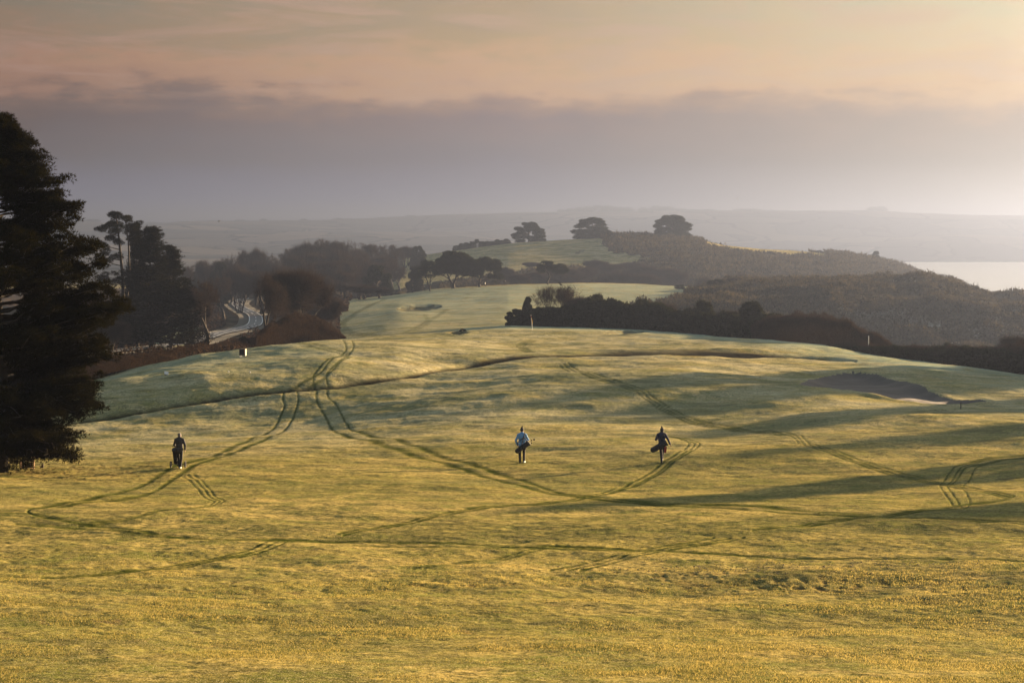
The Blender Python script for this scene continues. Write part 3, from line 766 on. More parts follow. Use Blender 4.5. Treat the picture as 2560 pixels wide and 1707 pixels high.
def bramble_proto(seed, n=16000):
    """dense arching winter stems of unit height"""
    rs = np.random.RandomState(seed)
    a = rs.uniform(0, 6.28, n); r = np.sqrt(rs.rand(n)) * 0.5; h = np.sqrt(np.maximum(0, 1 - (r / 0.52) ** 2)) * rs.uniform(0.35, 1.0, n) * (0.85 + 0.3 * vnoise(np.cos(a) * r * 9 + 20, np.sin(a) * r * 9 + 20, seed))
    C = np.stack([r * np.cos(a), r * np.sin(a), h * rs.uniform(0.25, 0.9, n)], -1)
    D = np.stack([np.cos(a) * 0.35, np.sin(a) * 0.35, np.ones(n)], -1) + rs.normal(size=(n, 3)) * 0.45
    v, f = blades(C, D, rs.uniform(0.06, 0.16, n), 0.010, rs)
    return dict(parts=[('stems', mesh_np('stems', v, f), M['bramble'])], w=1.0)

def conifer_proto(seed, lean=0.0, n_br=120, droop=-0.25, mat='pine', prof=None, k=26, nl=0.022):
    rs = np.random.RandomState(seed); segs = []; P = []; D = []
    prof = prof or (lambda h: 0.30 * (1 - h) ** 0.8 + 0.02)
    for i in range(n_br):
        h = rs.uniform(0.10, 0.98); L = prof(h) * rs.uniform(0.7, 1.1); a = rs.uniform(0, 6.28)
        p = np.array([0, 0, h]); d = np.array([math.cos(a), math.sin(a), 0.15 + droop * 0.3]); q = p.copy(); nn = 7
        for j in range(nn):
            t = j / nn; d2 = d + np.array([0, 0, droop * (0.6 - t) + t * t * 0.7]); q2 = q + unit(d2) * L / nn
            segs.append((q, q2, 0.005 * (1 - t) + 0.001, 0.005 * (1 - t - 1 / nn) + 0.0008))
            if t > 0.2:
                for _ in range(k // 4):
                    s = rs.normal(size=3) * np.array([0.018, 0.018, 0.010]); P.append(q2 + s); D.append(unit(d2) + rs.normal(size=3) * 0.5)
            q = q2
    zz = np.linspace(-0.02, 1, 12); tr = tubes(np.stack([zz[:-1] * 0, zz[:-1] * 0, zz[:-1]], -1), np.stack([zz[:-1] * 0, zz[:-1] * 0, zz[1:]], -1), 0.014 * (1.02 - zz[:-1]), 0.014 * (1.02 - zz[1:]), 8)
    br = tubes([s[0] for s in segs], [s[1] for s in segs], [s[2] for s in segs], [s[3] for s in segs], 4)
    tv, tf = cat([tr, br]); P = np.array(P); D = np.array(D)
    v, f = tufts(rs, P, D, 5, nl, nl * 0.16, 0.15, 0.6)
    return dict(parts=[('trunk', mesh_np('trunk', tv, tf, True), M['bark']), ('crown', mesh_np('crown', v, f), M[mat])], w=0.62)

def inst(pr, name, base, hgt, wid, rz, label, cat_, group=None, mat=None):
    t = empty(name, base, rz); sx = wid / pr['w']; t.scale = (sx, sx, hgt)
    prop(t, label, cat_, group)
    for nm, me, mt in pr['parts']:
        o = bpy.data.objects.new(nm, me); COL.objects.link(o); o.parent = t
        if len(me.materials) == 0: me.materials.append(mt)
    return t

RNG = random.Random(4)
def inst_px(pr, name, u, vtop, wpx, label, cat_, vbase=None, Y=None, group=None, y0=20, sink=0.0, rz=None):
    b = G(u, vbase, y0) if Y is None else at(u, Y)
    _, s = ray(u, vtop); top = CZ + float(s) * b[1]
    h = max(0.3, top - b[2] + sink); b = b.copy(); b[2] -= sink
    return inst(pr, name, tuple(b), h, wpx * b[1] / F, RNG.uniform(0, 6.28) if rz is None else rz, label, cat_, group)

# prototypes
PB = [bare_proto(s, mx=5, trunk=0.2, ang=a, up=u, ntw=t, tww=0.0014) for s, a, u, t in ((1, 0.52, 0.12, 34), (2, 0.45, 0.16, 34), (5, 0.6, 0.08, 30))]
PBd = [bare_proto(s, mx=4, trunk=0.16, ang=0.42, up=0.2, ntw=110, stems=5, tw=0.10, tww=0.0022) for s in (11, 12)]
PD = [dome_proto(21), dome_proto(22, nb=60, ragged=0.25), dome_proto(23, nb=100)]
PG = [dome_proto(31, 'gorse', n=24000, size=0.05, nb=44, ragged=0.2), dome_proto(32, 'gorse', n=24000, size=0.045, nb=30, ragged=0.3)]
PF = dome_proto(36, 'gorse', n=20000, size=0.05, nb=50, ragged=0.1, taper=1.0)
PR = [bramble_proto(41), bramble_proto(42)]
PC = [conifer_proto(51, n_br=190, droop=-0.40, k=44, prof=lambda h: 0.38 * (1 - h) ** 1.05 * (0.85 + 0.15 * math.sin(h * 23)) + 0.012)]

# ---- generic pine from explicit limbs and foliage clumps (local metres, x right, z up)
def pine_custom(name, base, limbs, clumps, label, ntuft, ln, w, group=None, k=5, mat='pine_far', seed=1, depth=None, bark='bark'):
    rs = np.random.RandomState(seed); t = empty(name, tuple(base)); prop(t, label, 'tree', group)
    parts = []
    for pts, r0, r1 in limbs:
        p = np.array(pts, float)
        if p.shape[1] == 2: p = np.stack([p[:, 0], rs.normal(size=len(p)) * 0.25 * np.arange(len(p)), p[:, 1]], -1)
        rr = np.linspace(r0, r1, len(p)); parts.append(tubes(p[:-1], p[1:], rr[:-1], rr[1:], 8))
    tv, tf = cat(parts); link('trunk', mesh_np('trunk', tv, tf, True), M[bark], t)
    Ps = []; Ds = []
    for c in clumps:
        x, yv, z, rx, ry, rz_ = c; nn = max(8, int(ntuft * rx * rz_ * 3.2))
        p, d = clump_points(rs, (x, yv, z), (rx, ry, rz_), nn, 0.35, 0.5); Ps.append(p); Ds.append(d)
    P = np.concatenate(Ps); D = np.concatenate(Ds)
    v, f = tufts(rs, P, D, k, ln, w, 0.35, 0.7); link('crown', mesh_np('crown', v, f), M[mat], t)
    return t

def fill(rs, x0, x1, ztop, zbot, dep, n, r):
    """clumps under an outline given as functions of x"""
    out = []
    for i in range(n):
        x = rs.uniform(x0, x1); zt, zb = ztop(x), zbot(x)
        if zt - zb < r * 0.5: continue
        z = rs.uniform(zb + r * 0.3, zt - r * 0.5) if zt - zb > r else (zt + zb) / 2
        q = r * rs.uniform(0.7, 1.2)
        out.append((x, rs.uniform(-dep, dep) * math.sqrt(max(0.05, 1 - ((x - (x0 + x1) / 2) / ((x1 - x0) / 2)) ** 2)), z, q * 1.2, q * 1.2, q * 0.75))
    return out
def outline(pts):
    p = np.array(pts, float); return lambda x: float(np.interp(x, p[:, 0], p[:, 1]))

# ---- the big foreground pine at the left edge
def big_pine():
    Yb = 84.0; base = G(2, 1180); m = base[1] / F; rs = np.random.RandomState(7)
    x0 = 2; vb = 1180
    t = empty('pine_tree', tuple(base)); prop(t, 'towering dark foreground pine, its crown cut by the left edge, above the wooden rail', 'tree')
    out = np.array([(292, 8), (300, 30), (330, 48), (375, 70), (390, 108), (425, 112), (450, 155), (485, 150), (505, 205), (545, 185), (575, 150), (600, 235), (640, 262), (680, 250), (730, 285), (760, 310), (790, 282), (830, 265), (860, 255), (900, 270), (930, 245), (955, 262), (990, 230), (1020, 245), (1060, 212), (1090, 222), (1120, 205), (1150, 190)], float)
    H = (vb - 292) * m
    segs = []; Ps = []; Ds = []
    zz = np.linspace(-0.3, H * 0.97, 16); lean = np.sin(zz * 0.4) * 0.15
    tr = tubes(np.stack([lean[:-1], lean[:-1] * 0, zz[:-1]], -1), np.stack([lean[1:], lean[1:] * 0, zz[1:]], -1), 0.34 * (1.03 - zz[:-1] / H), 0.34 * (1.03 - zz[1:] / H), 12)
    nb = 230
    for i in range(nb):
        v = rs.uniform(300, 1150); z = (vb - v) * m
        reach = (np.interp(v, out[:, 0], out[:, 1]) - x0) * m
        a = rs.uniform(-1.35, 1.35) if rs.rand() < 0.62 else rs.uniform(0, 6.28)
        L = reach * rs.uniform(0.55, 1.0) if i % 3 else reach * 0.98
        if i % 3 == 0: a = rs.uniform(-0.5, 0.5)
        if v > 1050: L *= rs.uniform(0.7, 1.0)
        if L < 0.4: L = 0.4
        dirx = np.array([math.cos(a), math.sin(a), 0.0]); z0 = max(0.9, z - L * rs.uniform(0.15, 0.35)) if v < 980 else z + L * 0.22
        p = np.array([0, 0, z0]); n = 7
        for j in range(n):
            s = (j + 1) / n
            q = np.array([0, 0, z0]) + dirx * L * s + np.array([0, 0, (z - z0) * s ** 1.3]) + rs.normal(size=3) * 0.06
            segs.append((p, q, 0.075 * (1 - j / n) * (0.4 + L / 8) + 0.008, 0.075 * (1 - s) * (0.4 + L / 8) + 0.006))
            if s > 0.32:
                for _ in range(2):
                    c = q + rs.normal(size=3) * np.array([0.28, 0.28, 0.12]); rr = rs.uniform(0.22, 0.46)
                    pp, dd = clump_points(rs, c, (rr * 1.25, rr * 1.25, rr * 0.55), 62, 0.1, 0.4)
                    Ps.append(pp); Ds.append(dd)
                    segs.append((q, c, 0.012, 0.006))
            p = q
    # hanging dead twigs below
    for i in range(60):
        a = rs.uniform(-0.8, 0.8); r = rs.uniform(0.8, 3.4); z = rs.uniform(0.9, 1.9)
        p = np.array([math.cos(a) * r, math.sin(a) * r, z]); 
        for j in range(3):
            q = p + rs.normal(size=3) * 0.16 + np.array([0.10, 0, -0.06]); segs.append((p, q, 0.012 - j * 0.003, 0.009 - j * 0.003)); p = q
    br = tubes([s[0] for s in segs], [s[1] for s in segs], [s[2] for s in segs], [s[3] for s in segs], 5)
    tv, tf = cat([tr, br]); link('trunk', mesh_np('trunk', tv, tf, True), M['bark'], t)
    P = np.concatenate(Ps); D = np.concatenate(Ds)
    v, f = tufts(rs, P, D, 6, 0.15, 0.026, 0.35, 0.6); link('crown', mesh_np('crown', v, f), M['pine'], t)
big_pine()

# ---- conifers left of the road
def tall_pines():
    base = at(308, 330); m = base[1] / F; rs = np.random.RandomState(9)
    def zz(v): _, s = ray(300, v); return CZ + float(s) * base[1] - base[2]
    H = zz(530)
    cl = []
    def add(u, v, r, n=3):
        for _ in range(n): cl.append(((u - 308 + rs.normal() * r * 0.35) * m, rs.normal() * 1.6, zz(v) + rs.normal() * 0.3, r * m, r * m, r * m * 0.5))
    for u, v, r in ((300, 535, 14), (285, 545, 14), (318, 548, 14), (330, 556, 12), (345, 562, 10), (275, 560, 12), (300, 558, 16), (262, 575, 11), (252, 572, 8), (290, 580, 14), (325, 575, 16), (345, 585, 14), (275, 600, 13), (258, 612, 12), (245, 605, 8), (238, 612, 7), (300, 605, 12), (330, 600, 16), (268, 630, 12), (285, 650, 12), (260, 650, 10), (300, 640, 10), (265, 690, 12), (280, 705, 14), (255, 700, 10), (290, 690, 9), (270, 725, 13)): add(u, v, r)
    limbs = [([(0, -0.4), (0.1, zz(700)), (-0.5, zz(600)), (-0.7, zz(535))], 0.42, 0.08), ([(0, zz(800)), (1.4, zz(700)), (1.2, zz(600)), (0.8, zz(560))], 0.26, 0.06)]
    for u, v, hu, hv in ((245, 605, 305, 625), (252, 575, 300, 590), (260, 650, 308, 665), (262, 690, 308, 700), (345, 562, 318, 580), (345, 585, 318, 600), (240, 640, 305, 650), (265, 720, 308, 735)):
        limbs.append(([((hu - 308) * m, zz(hv)), ((u + hu) / 2 * m - 308 * m, zz((v + hv) / 2 + 2)), ((u - 308) * m, zz(v))], 0.10, 0.03))
    pine_custom('pine_tree', base, limbs, cl, 'tall open flat-topped pine with see-through left limbs, left of the valley road', 110, 0.30, 0.05, k=5, mat='pine', seed=3)
tall_pines()
pc = PC[0]
inst_px(pc, 'spruce_tree', 378, 566, 290, 'broad dark spruce with drooping boughs, joined to the tall open pine', 'tree', Y=322, rz=0.4)
inst_px(pc, 'spruce_tree', 428, 612, 230, 'lower reddish-dark spruce with upswept right boughs, next to the valley meadow', 'tree', Y=326, rz=2.1)
inst_px(pc, 'spruce_tree', 345, 555, 130, 'slim dark spruce standing between the open pine and the broad spruce', 'tree', Y=334, rz=4.0)

# ---- pines on the crest of the second fairway
def crest_pines():
    Y = 636.0; m = Y / F; rs = np.random.RandomState(12)
    # slender tree
    b = at(1074, 622); zz = lambda v, bb=None: (728 - v) * m
    cl = fill(rs, -4.6, 3.0, outline([(-4.6, 5.2), (-3.4, 9.3), (-1.5, 10.6), (0.6, 10.4), (2.2, 9.4), (3.0, 7.8)]), outline([(-4.6, 3.8), (-2, 4.4), (3, 4.8)]), 2.4, 42, 1.0)
    pine_custom('tree', b, [([(0.2, -0.3), (-0.6, 3), (-1.6, 5.5), (-2, 8)], 0.28, 0.06), ([(0, 0.4), (0.2, 3.5), (0.4, 6), (0.5, 9)], 0.24, 0.05), ([(-0.5, 2.2), (-2.2, 4.4), (-3.6, 6)], 0.12, 0.04), ([(0.2, 3), (1.6, 5), (2.2, 7)], 0.1, 0.03)], cl,
                'slender narrow-crowned pine, leftmost of the dark crest pines', 34, 0.55, 0.10, k=4, seed=4)
    b = at(1133, 634)
    cl = fill(rs, -6.4, 9.6, outline([(-6.4, 8.0), (-5.2, 9.8), (-3.8, 12.0), (-1.2, 13.3), (1.2, 12.7), (4.0, 12.0), (6.6, 10.6), (8.6, 9.4), (9.6, 7.5)]), outline([(-6.4, 5.2), (-4, 4.6), (0, 5.2), (4, 4.0), (9.6, 4.2)]), 4.2, 170, 1.3)
    pine_custom('pine_tree', b, [([(0, -0.4), (-0.1, 1.6)], 0.8, 0.66), ([(-0.2, 1.4), (-1.4, 3.4), (-2.0, 5.0), (-2.2, 7.5)], 0.45, 0.15), ([(0.1, 1.4), (0.9, 3.2), (1.2, 5.4), (1.0, 8)], 0.42, 0.14), ([(-1.4, 3.2), (-3.6, 4.6), (-5.2, 6.0)], 0.2, 0.08), ([(1.0, 2.8), (3.6, 4.2), (6.4, 4.9)], 0.18, 0.07), ([(-1.5, 3.6), (-0.6, 5.2), (-0.4, 7)], 0.2, 0.1), ([(1.2, 4), (3.2, 6), (4.5, 8)], 0.2, 0.08)], cl,
                'largest umbrella-crowned pine on the crest, forked low on a thick trunk', 42, 0.6, 0.11, k=4, seed=5)
    b = at(1199, 638)
    cl = fill(rs, -1.8, 7.0, outline([(-1.8, 7.6), (0.2, 9.6), (2.2, 10.6), (4.4, 9.7), (6.4, 10.0), (7.0, 8.2)]), outline([(-1.8, 5.0), (3, 5.4), (7, 5.6)]), 3.2, 84, 1.1)
    cl += fill(rs, 3.4, 8.2, outline([(3.4, 4.4), (5.6, 5.8), (8.2, 4.2)]), outline([(3.4, 2.8), (8.2, 2.6)]), 2.0, 22, 0.8)
    cl += [(5.2, 0.3, 1.9, 0.8, 0.8, 0.35), (6.1, -0.2, 1.3, 0.5, 0.5, 0.2), (-3.6, 0, 5.0, 1.1, 1.1, 0.6), (-2.4, 0.4, 4.6, 1.0, 1.0, 0.5)]
    pine_custom('pine_tree', b, [([(0, -0.4), (-0.2, 1.2)], 0.55, 0.45), ([(-0.2, 1.1), (-1.2, 3), (-2.6, 4.8)], 0.26, 0.08), ([(-0.1, 1.1), (0.2, 3.4), (1.0, 5.6), (1.4, 8)], 0.3, 0.1), ([(0, 1.0), (2, 2.8), (3.8, 5), (4.6, 7.6)], 0.26, 0.08), ([(1.4, 2.2), (3.8, 2.8), (5.8, 3.8)], 0.15, 0.06)], cl,
                'right-hand pine of the crest group with open limbs and a low drooping right clump', 42, 0.55, 0.10, k=4, seed=6)
    b = at(1370, 638)
    cl = fill(rs, -3.6, 1.4, outline([(-4.2, 5.0), (-2.6, 7.4), (-0.6, 8.4), (1.4, 7.9)]), outline([(-4.2, 4.0), (-1, 4.2), (1.4, 4.6)]), 1.8, 44, 0.85)
    cl += fill(rs, 0.6, 6.6, outline([(0.6, 6.8), (2.6, 7.4), (4.8, 7.2), (6.6, 5.4)]), outline([(0.6, 4.6), (3, 3.8), (6.6, 3.6)]), 1.8, 46, 0.85)
    pine_custom('pine_tree', b, [([(0, -0.3), (-0.3, 0.9), (0.6, 2.6), (0.2, 3.9), (-0.8, 5.4), (-1.2, 6.8)], 0.42, 0.1), ([(0.5, 2.3), (2.0, 3.6), (3.6, 4.7), (4.4, 6)], 0.22, 0.07), ([(0.1, 4), (-1.8, 5), (-3.2, 5.5)], 0.12, 0.05), ([(0.3, 3.8), (1.4, 5.4), (1.8, 6.6)], 0.14, 0.05)], cl,
                'lone small pine with a crooked leaning trunk on the crest skyline', 46, 0.45, 0.09, k=4, seed=8)
crest_pines()

# ---- headland trees
inst_px(PD[1], 'cypress_tree', 1322, 555, 78, 'flat-topped ragged cypress, leftmost of the three big headland trees', 'tree', Y=1104)
inst_px(PD[0], 'cypress_tree', 1479, 542, 98, 'wide dome-shaped evergreen, middle of the three big headland trees', 'tree', Y=1112)
inst_px(PD[2], 'cypress_tree', 1681, 537, 98, 'dome-shaped evergreen above dark scrub, rightmost of the three big headland trees', 'tree', Y=1116)
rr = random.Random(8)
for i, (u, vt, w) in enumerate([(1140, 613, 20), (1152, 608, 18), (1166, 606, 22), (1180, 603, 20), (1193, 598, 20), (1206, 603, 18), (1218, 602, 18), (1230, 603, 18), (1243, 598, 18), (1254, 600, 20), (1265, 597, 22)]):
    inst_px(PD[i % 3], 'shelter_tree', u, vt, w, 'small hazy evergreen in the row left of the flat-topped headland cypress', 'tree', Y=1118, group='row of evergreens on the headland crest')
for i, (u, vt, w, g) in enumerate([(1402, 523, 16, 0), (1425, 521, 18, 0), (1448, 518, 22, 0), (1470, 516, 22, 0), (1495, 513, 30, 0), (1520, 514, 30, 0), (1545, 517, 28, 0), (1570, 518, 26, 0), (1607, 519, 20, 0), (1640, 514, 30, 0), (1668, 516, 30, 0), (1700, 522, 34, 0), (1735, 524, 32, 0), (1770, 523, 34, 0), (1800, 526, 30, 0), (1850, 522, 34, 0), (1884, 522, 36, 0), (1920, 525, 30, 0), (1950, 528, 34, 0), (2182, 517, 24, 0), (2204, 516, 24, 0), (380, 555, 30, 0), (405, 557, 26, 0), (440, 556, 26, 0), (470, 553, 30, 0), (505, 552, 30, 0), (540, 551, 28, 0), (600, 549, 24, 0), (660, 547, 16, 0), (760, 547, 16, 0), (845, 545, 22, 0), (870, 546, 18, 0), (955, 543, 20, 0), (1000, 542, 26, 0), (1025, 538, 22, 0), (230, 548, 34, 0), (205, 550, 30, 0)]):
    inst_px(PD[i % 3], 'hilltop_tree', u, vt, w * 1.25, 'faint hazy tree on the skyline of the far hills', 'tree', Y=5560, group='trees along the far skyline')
# ---- woods in the valley, left of the second fairway
wood = [(508, 652, 60, 880), (545, 650, 62, 860), (578, 640, 60, 840), (612, 626, 56, 860), (640, 622, 50, 880), (668, 634, 56, 850), (700, 644, 60, 830), (735, 622, 74, 900), (765, 606, 70, 880), (800, 602, 72, 860), (836, 598, 74, 890), (868, 604, 66, 870), (895, 622, 60, 880), (930, 608, 56, 920), (958, 612, 50, 940), (985, 612, 50, 960), (1012, 616, 46, 980),
        (720, 668, 80, 720), (765, 655, 84, 700), (815, 650, 84, 720), (865, 655, 80, 740), (905, 650, 74, 760), (945, 655, 70, 790), (980, 650, 60, 820), (600, 672, 80, 660), (655, 676, 80, 640), (560, 690, 70, 600), (1000, 668, 56, 800), (930, 684, 60, 730), (890, 690, 60, 690), (840, 700, 56, 650), (860, 712, 40, 600)]
for i, (u, vt, w, Y) in enumerate(wood):
    inst_px(PB[i % 3] if i % 4 else PBd[i % 2], 'bare_tree', u, vt, w * 1.15, 'bare winter tree in the hazy valley wood left of the second fairway', 'tree', Y=Y, group='bare trees of the valley wood')
for i, (u, vt, w, Y) in enumerate([(735, 640, 60, 780), (790, 632, 80, 800), (850, 628, 80, 800), (905, 640, 70, 820), (700, 662, 60, 760), (640, 655, 60, 790), (590, 662, 50, 800), (960, 640, 60, 860), (790, 690, 90, 640), (720, 700, 80, 620), (860, 680, 80, 680), (930, 668, 60, 760), (980, 632, 40, 900)]):
    inst_px(PBd[i % 2], 'understorey_tree', u, vt, w * 1.2, 'dense twiggy tree filling the middle of the hazy valley wood', 'tree', Y=Y, group='dense twiggy trees of the valley wood')
for (u, vt, w, Y, lb) in [(1043, 615, 46, 960, 'dark pine crown at the right end of the valley wood skyline'), (1036, 664, 40, 720, 'dim flat-crowned tree with one straight trunk behind the slender crest pine'), (943, 662, 74, 700, 'dim spreading tree on the pale frosty strip left of the crest pines'), (550, 655, 50, 800, 'small rounded evergreen at the left end of the hazy wood'), (425, 668, 50, 1000, 'pale hazy evergreen clump right of the spruces'), (480, 680, 50, 900, 'second pale hazy evergreen beyond the valley meadow')]:
    inst_px(PD[1], 'evergreen_tree', u, vt, w, lb, 'tree', Y=Y)
inst_px(PB[0], 'bare_tree', 445, 652, 46, 'pale upright bare tree just right of the spruces, far off in haze', 'tree', Y=760)
inst_px(PB[1], 'bare_tree', 468, 664, 40, 'second pale upright bare tree beyond the spruces, in haze', 'tree', Y=780)
# ---- nearer winter trees beside the road
oak = bare_proto(77, mx=6, trunk=0.17, ang=0.62, up=0.04, ntw=8, r0=0.032, tw=0.05, tww=0.0011)
inst_px(oak, 'oak_tree', 664, 690, 175, 'dark bare oak with a clear forked trunk right of the winding road', 'tree', Y=322)
inst_px(PB[2], 'bare_tree', 520, 700, 120, 'bare tree with ivy-dark trunk left of the road bend', 'tree', Y=372)
inst_px(PB[1], 'bare_tree', 478, 716, 96, 'slim bare tree at the right edge of the valley meadow', 'tree', Y=360)
inst_px(PBd[0], 'bare_tree', 505, 760, 60, 'low twiggy tree left of the road bend', 'tree', Y=400)
inst_px(PBd[1], 'bare_tree', 772, 672, 170, 'wide bushy reddish-brown tree right of the bare oak', 'tree', Y=340)
inst_px(PB[0], 'bare_tree', 722, 690, 130, 'bare tree between the oak and the bushy reddish tree', 'tree', Y=355)
inst_px(PBd[0], 'bare_tree', 835, 745, 70, 'small twiggy tree at the right end of the reddish thicket', 'tree', Y=380)
inst_px(PBd[0], 'bare_tree', 902, 712, 110, 'dark rounded twiggy tree at the left corner of the second fairway', 'tree', Y=590)
inst_px(PB[1], 'bare_tree', 948, 716, 40, 'thin pale sapling at the left edge of the second fairway', 'tree', Y=590)
for i, (u, vt, w, Y) in enumerate([(240, 770, 110, 300), (290, 780, 100, 330), (345, 790, 90, 345), (215, 740, 110, 340), (380, 800, 70, 352), (270, 800, 100, 300), (325, 812, 90, 322)]):
    inst_px(PBd[i % 2], 'understorey_tree', u, vt, w, 'brown twiggy undergrowth at the foot of the spruces and open pine', 'tree', Y=Y, group='undergrowth below the conifers')

# ---- thickets and hedges (long masses, each one thing)
def thicket(name, top, y_front, depth, label, cat_='hedge', mat='gorse', n=60000, size=0.2, stems=False, seed=1, part='foliage'):
    """top: (u, v_top) outline; front depth per u; fills the volume behind the front line"""
    rs = np.random.RandomState(seed); tp = np.array(top, float)
    u = rs.uniform(tp[0, 0], tp[-1, 0], n); vt = np.interp(u, tp[:, 0], tp[:, 1])
    yf = np.interp(u, [p[0] for p in y_front], [p[1] for p in y_front])
    t = rs.beta(0.8, 1.3, n); Y = yf + depth * t
    Ym = yf + depth * 0.4; x = (u - 1280) / F * Ym * (Y / Ym)
    base = gz(x, Y); _, s = ray(u, vt); ztop = CZ + s * Ym
    hh = np.maximum(0.3, ztop - gz((u - 1280) / F * Ym, Ym))
    lump = 0.80 + 0.45 * vnoise(x / 2.2, Y / 2.2, seed) * 0.6 + 0.25 * (vnoise(x / 0.8, Y / 0.8, seed + 3) - 0.5)
    prof = np.clip(1 - np.abs((t - 0.4) / 0.62) ** 3.0, 0.05, 1) ** 0.6
    H = hh * prof * lump
    z = base + H * np.where(rs.rand(n) < 0.55, rs.uniform(0.8, 1.0, n), rs.uniform(0.0, 0.95, n))
    P = np.stack([x, Y, z], -1)
    if stems:
        D = rs.normal(size=(n, 3)) * 0.45 + np.array([0, 0, 1.0]); v, f = blades(P - np.array([0, 0, size * 0.6]), D, size * rs.uniform(0.6, 1.5, n), size * 0.12, rs)
    else:
        v, f = cat([leaves(P, size, rs, 0.3), tufts(rs, P[::4], np.zeros((len(P[::4]), 3)), 2, size * 1.3, size * 0.22, 0.8, 0.5)])
    o0 = np.array([P[:, 0].mean(), P[:, 1].mean(), base.mean()])
    o = link(name, mesh_np(name, v - o0, f), M[mat], loc=tuple(o0)); prop(o, label, cat_); return o

HY = [(1260, 323), (1400, 318), (1500, 311), (1760, 284), (2000, 247), (2270, 219), (2560, 205), (2700, 204)]
thicket('thicket', [(1266, 814), (1280, 800), (1300, 784), (1330, 774), (1360, 772), (1400, 768), (1450, 752), (1500, 746), (1560, 762), (1620, 758), (1680, 776), (1720, 782)], HY, 14, 'long dark gorse thicket behind the putting green and flag', n=110000, size=0.34, seed=2)
thicket('thicket', [(1690, 790), (1720, 785), (1800, 786), (1850, 790), (1900, 788), (1960, 795)], HY, 13, 'dark middle stretch of thicket between the green and the bramble mound', n=60000, size=0.3, seed=3)
thicket('bramble_mound', [(1880, 812), (1930, 790), (1990, 782), (2040, 785), (2090, 797), (2140, 812), (2190, 832), (2215, 850), (2232, 872)], [(1880, 252), (2232, 228)], 15, 'big rounded reddish-brown bramble mound right of centre', 'bramble', 'bramble', 120000, 0.34, True, 4, 'stems')
thicket('hedge', [(2072, 880), (2095, 862), (2120, 853), (2180, 858), (2250, 864), (2330, 862), (2400, 862), (2480, 868), (2540, 862), (2700, 850)], [(2060, 233), (2200, 221), (2400, 210), (2560, 204), (2700, 202)], 9, 'low dark bramble hedge running to the right edge above the large bunker', 'hedge', 'bramble', 130000, 0.24, True, 5)
thicket('hedge', [(2090, 880), (2140, 866), (2330, 870), (2540, 872), (2700, 858)], [(2060, 231), (2200, 219), (2400, 208), (2560, 203), (2700, 201)], 9, 'dark leafy gorse growing through the low right-hand hedge', 'hedge', 'gorse', 70000, 0.22, False, 15)
LY = [(180, 200), (240, 204), (330, 212), (430, 224), (500, 240), (560, 252), (640, 268), (700, 280), (800, 296), (870, 306)]
thicket('bramble_thicket', [(190, 912), (240, 900), (290, 892), (350, 885), (400, 882), (440, 890), (462, 910)], LY, 9, 'dark low bramble thicket right of the foreground pine, along the tee edge', 'bramble', 'bramble', 90000, 0.22, True, 6)
thicket('bramble_bank', [(380, 880), (430, 872), (480, 862), (540, 857), (600, 848), (650, 840), (700, 838)], [(a, b + 9) for a, b in LY], 12, 'brown bramble bank beside the road, above the tee box', 'bramble', 'bramble', 110000, 0.26, True, 7)
thicket('red_thicket', [(640, 835), (680, 810), (720, 790), (770, 785), (810, 800), (845, 828), (862, 845)], [(a, b + 3) for a, b in LY], 22, 'reddish-brown thicket at the foot of the bushy tree, ending at the fairway corner', 'bramble', 'bramble', 110000, 0.4, True, 8)
thicket('bush_strip', [(755, 772), (790, 764), (830, 760), (870, 762)], [(740, 500), (870, 500)], 16, 'low dark scrub where the second fairway narrows', 'bramble', 'bramble', 30000, 0.5, True, 9)
inst_px(PG[0], 'gorse_bush', 402, 866, 34, 'small round dark bush at the end of the glinting road strip', 'bush', Y=262, sink=0.2)
inst_px(PG[1], 'gorse_bush', 468, 860, 26, 'small dark bush left of the road bend', 'bush', Y=268, sink=0.2)
inst_px(PG[0], 'gorse_bush', 512, 852, 40, 'rounded evergreen bush beside the foot of the road bend', 'bush', Y=285, sink=0.2)
inst_px(PG[1], 'gorse_bush', 612, 840, 44, 'green bush left of the oak trunk', 'bush', Y=282, sink=0.2)
inst_px(PG[0], 'gorse_bush', 645, 848, 30, 'yellow-green ivy bush against the oak trunk', 'bush', Y=284, sink=0.2)
# bushes standing out of the right hedge
inst_px(PF, 'fir_bush', 1320, 741, 52, 'small dark pointed fir-like bush at the left end of the thicket', 'bush', Y=329)
inst_px(PG[1], 'gorse_bush', 1290, 770, 56, 'low dark bush at the very left tip of the thicket', 'bush', Y=327)
bs = bare_proto(88, mx=4, trunk=0.14, ang=0.36, up=0.22, ntw=5, stems=8, tw=0.06, tww=0.0022)
inst_px(bs, 'bare_shrub', 1402, 712, 120, 'pale bare fan-shaped shrub with crows on its top, behind the green', 'shrub', Y=330)
inst_px(PG[0], 'gorse_bush', 1492, 737, 66, 'round-topped dark bush right of the bare shrub', 'bush', Y=322)
inst_px(PG[1], 'gorse_bush', 1525, 745, 60, 'lower dark bush beside the round-topped bush', 'bush', Y=320)
inst_px(PG[0], 'gorse_bush', 1606, 748, 52, 'small rounded bush standing out of the middle of the thicket', 'bush', Y=312)
inst_px(PBd[1], 'bare_shrub', 1650, 758, 70, 'brown twiggy shrub just right of the small rounded bush', 'shrub', Y=308)
inst_px(PBd[0], 'bare_shrub', 1450, 742, 80, 'twiggy shrub filling the gap between bare shrub and round-topped bush', 'shrub', Y=324)
inst_px(PG[1], 'gorse_bush', 1750, 746, 92, 'tall dark domed bush, first of the two domes above the hedge', 'bush', Y=296)
inst_px(PG[0], 'gorse_bush', 1880, 755, 78, 'dark domed bush, second of the two domes, left of the bramble mound', 'bush', Y=268)
inst_px(PBd[1], 'bare_shrub', 1812, 775, 90, 'low twiggy shrub in the dip between the two dark domes', 'shrub', Y=290)
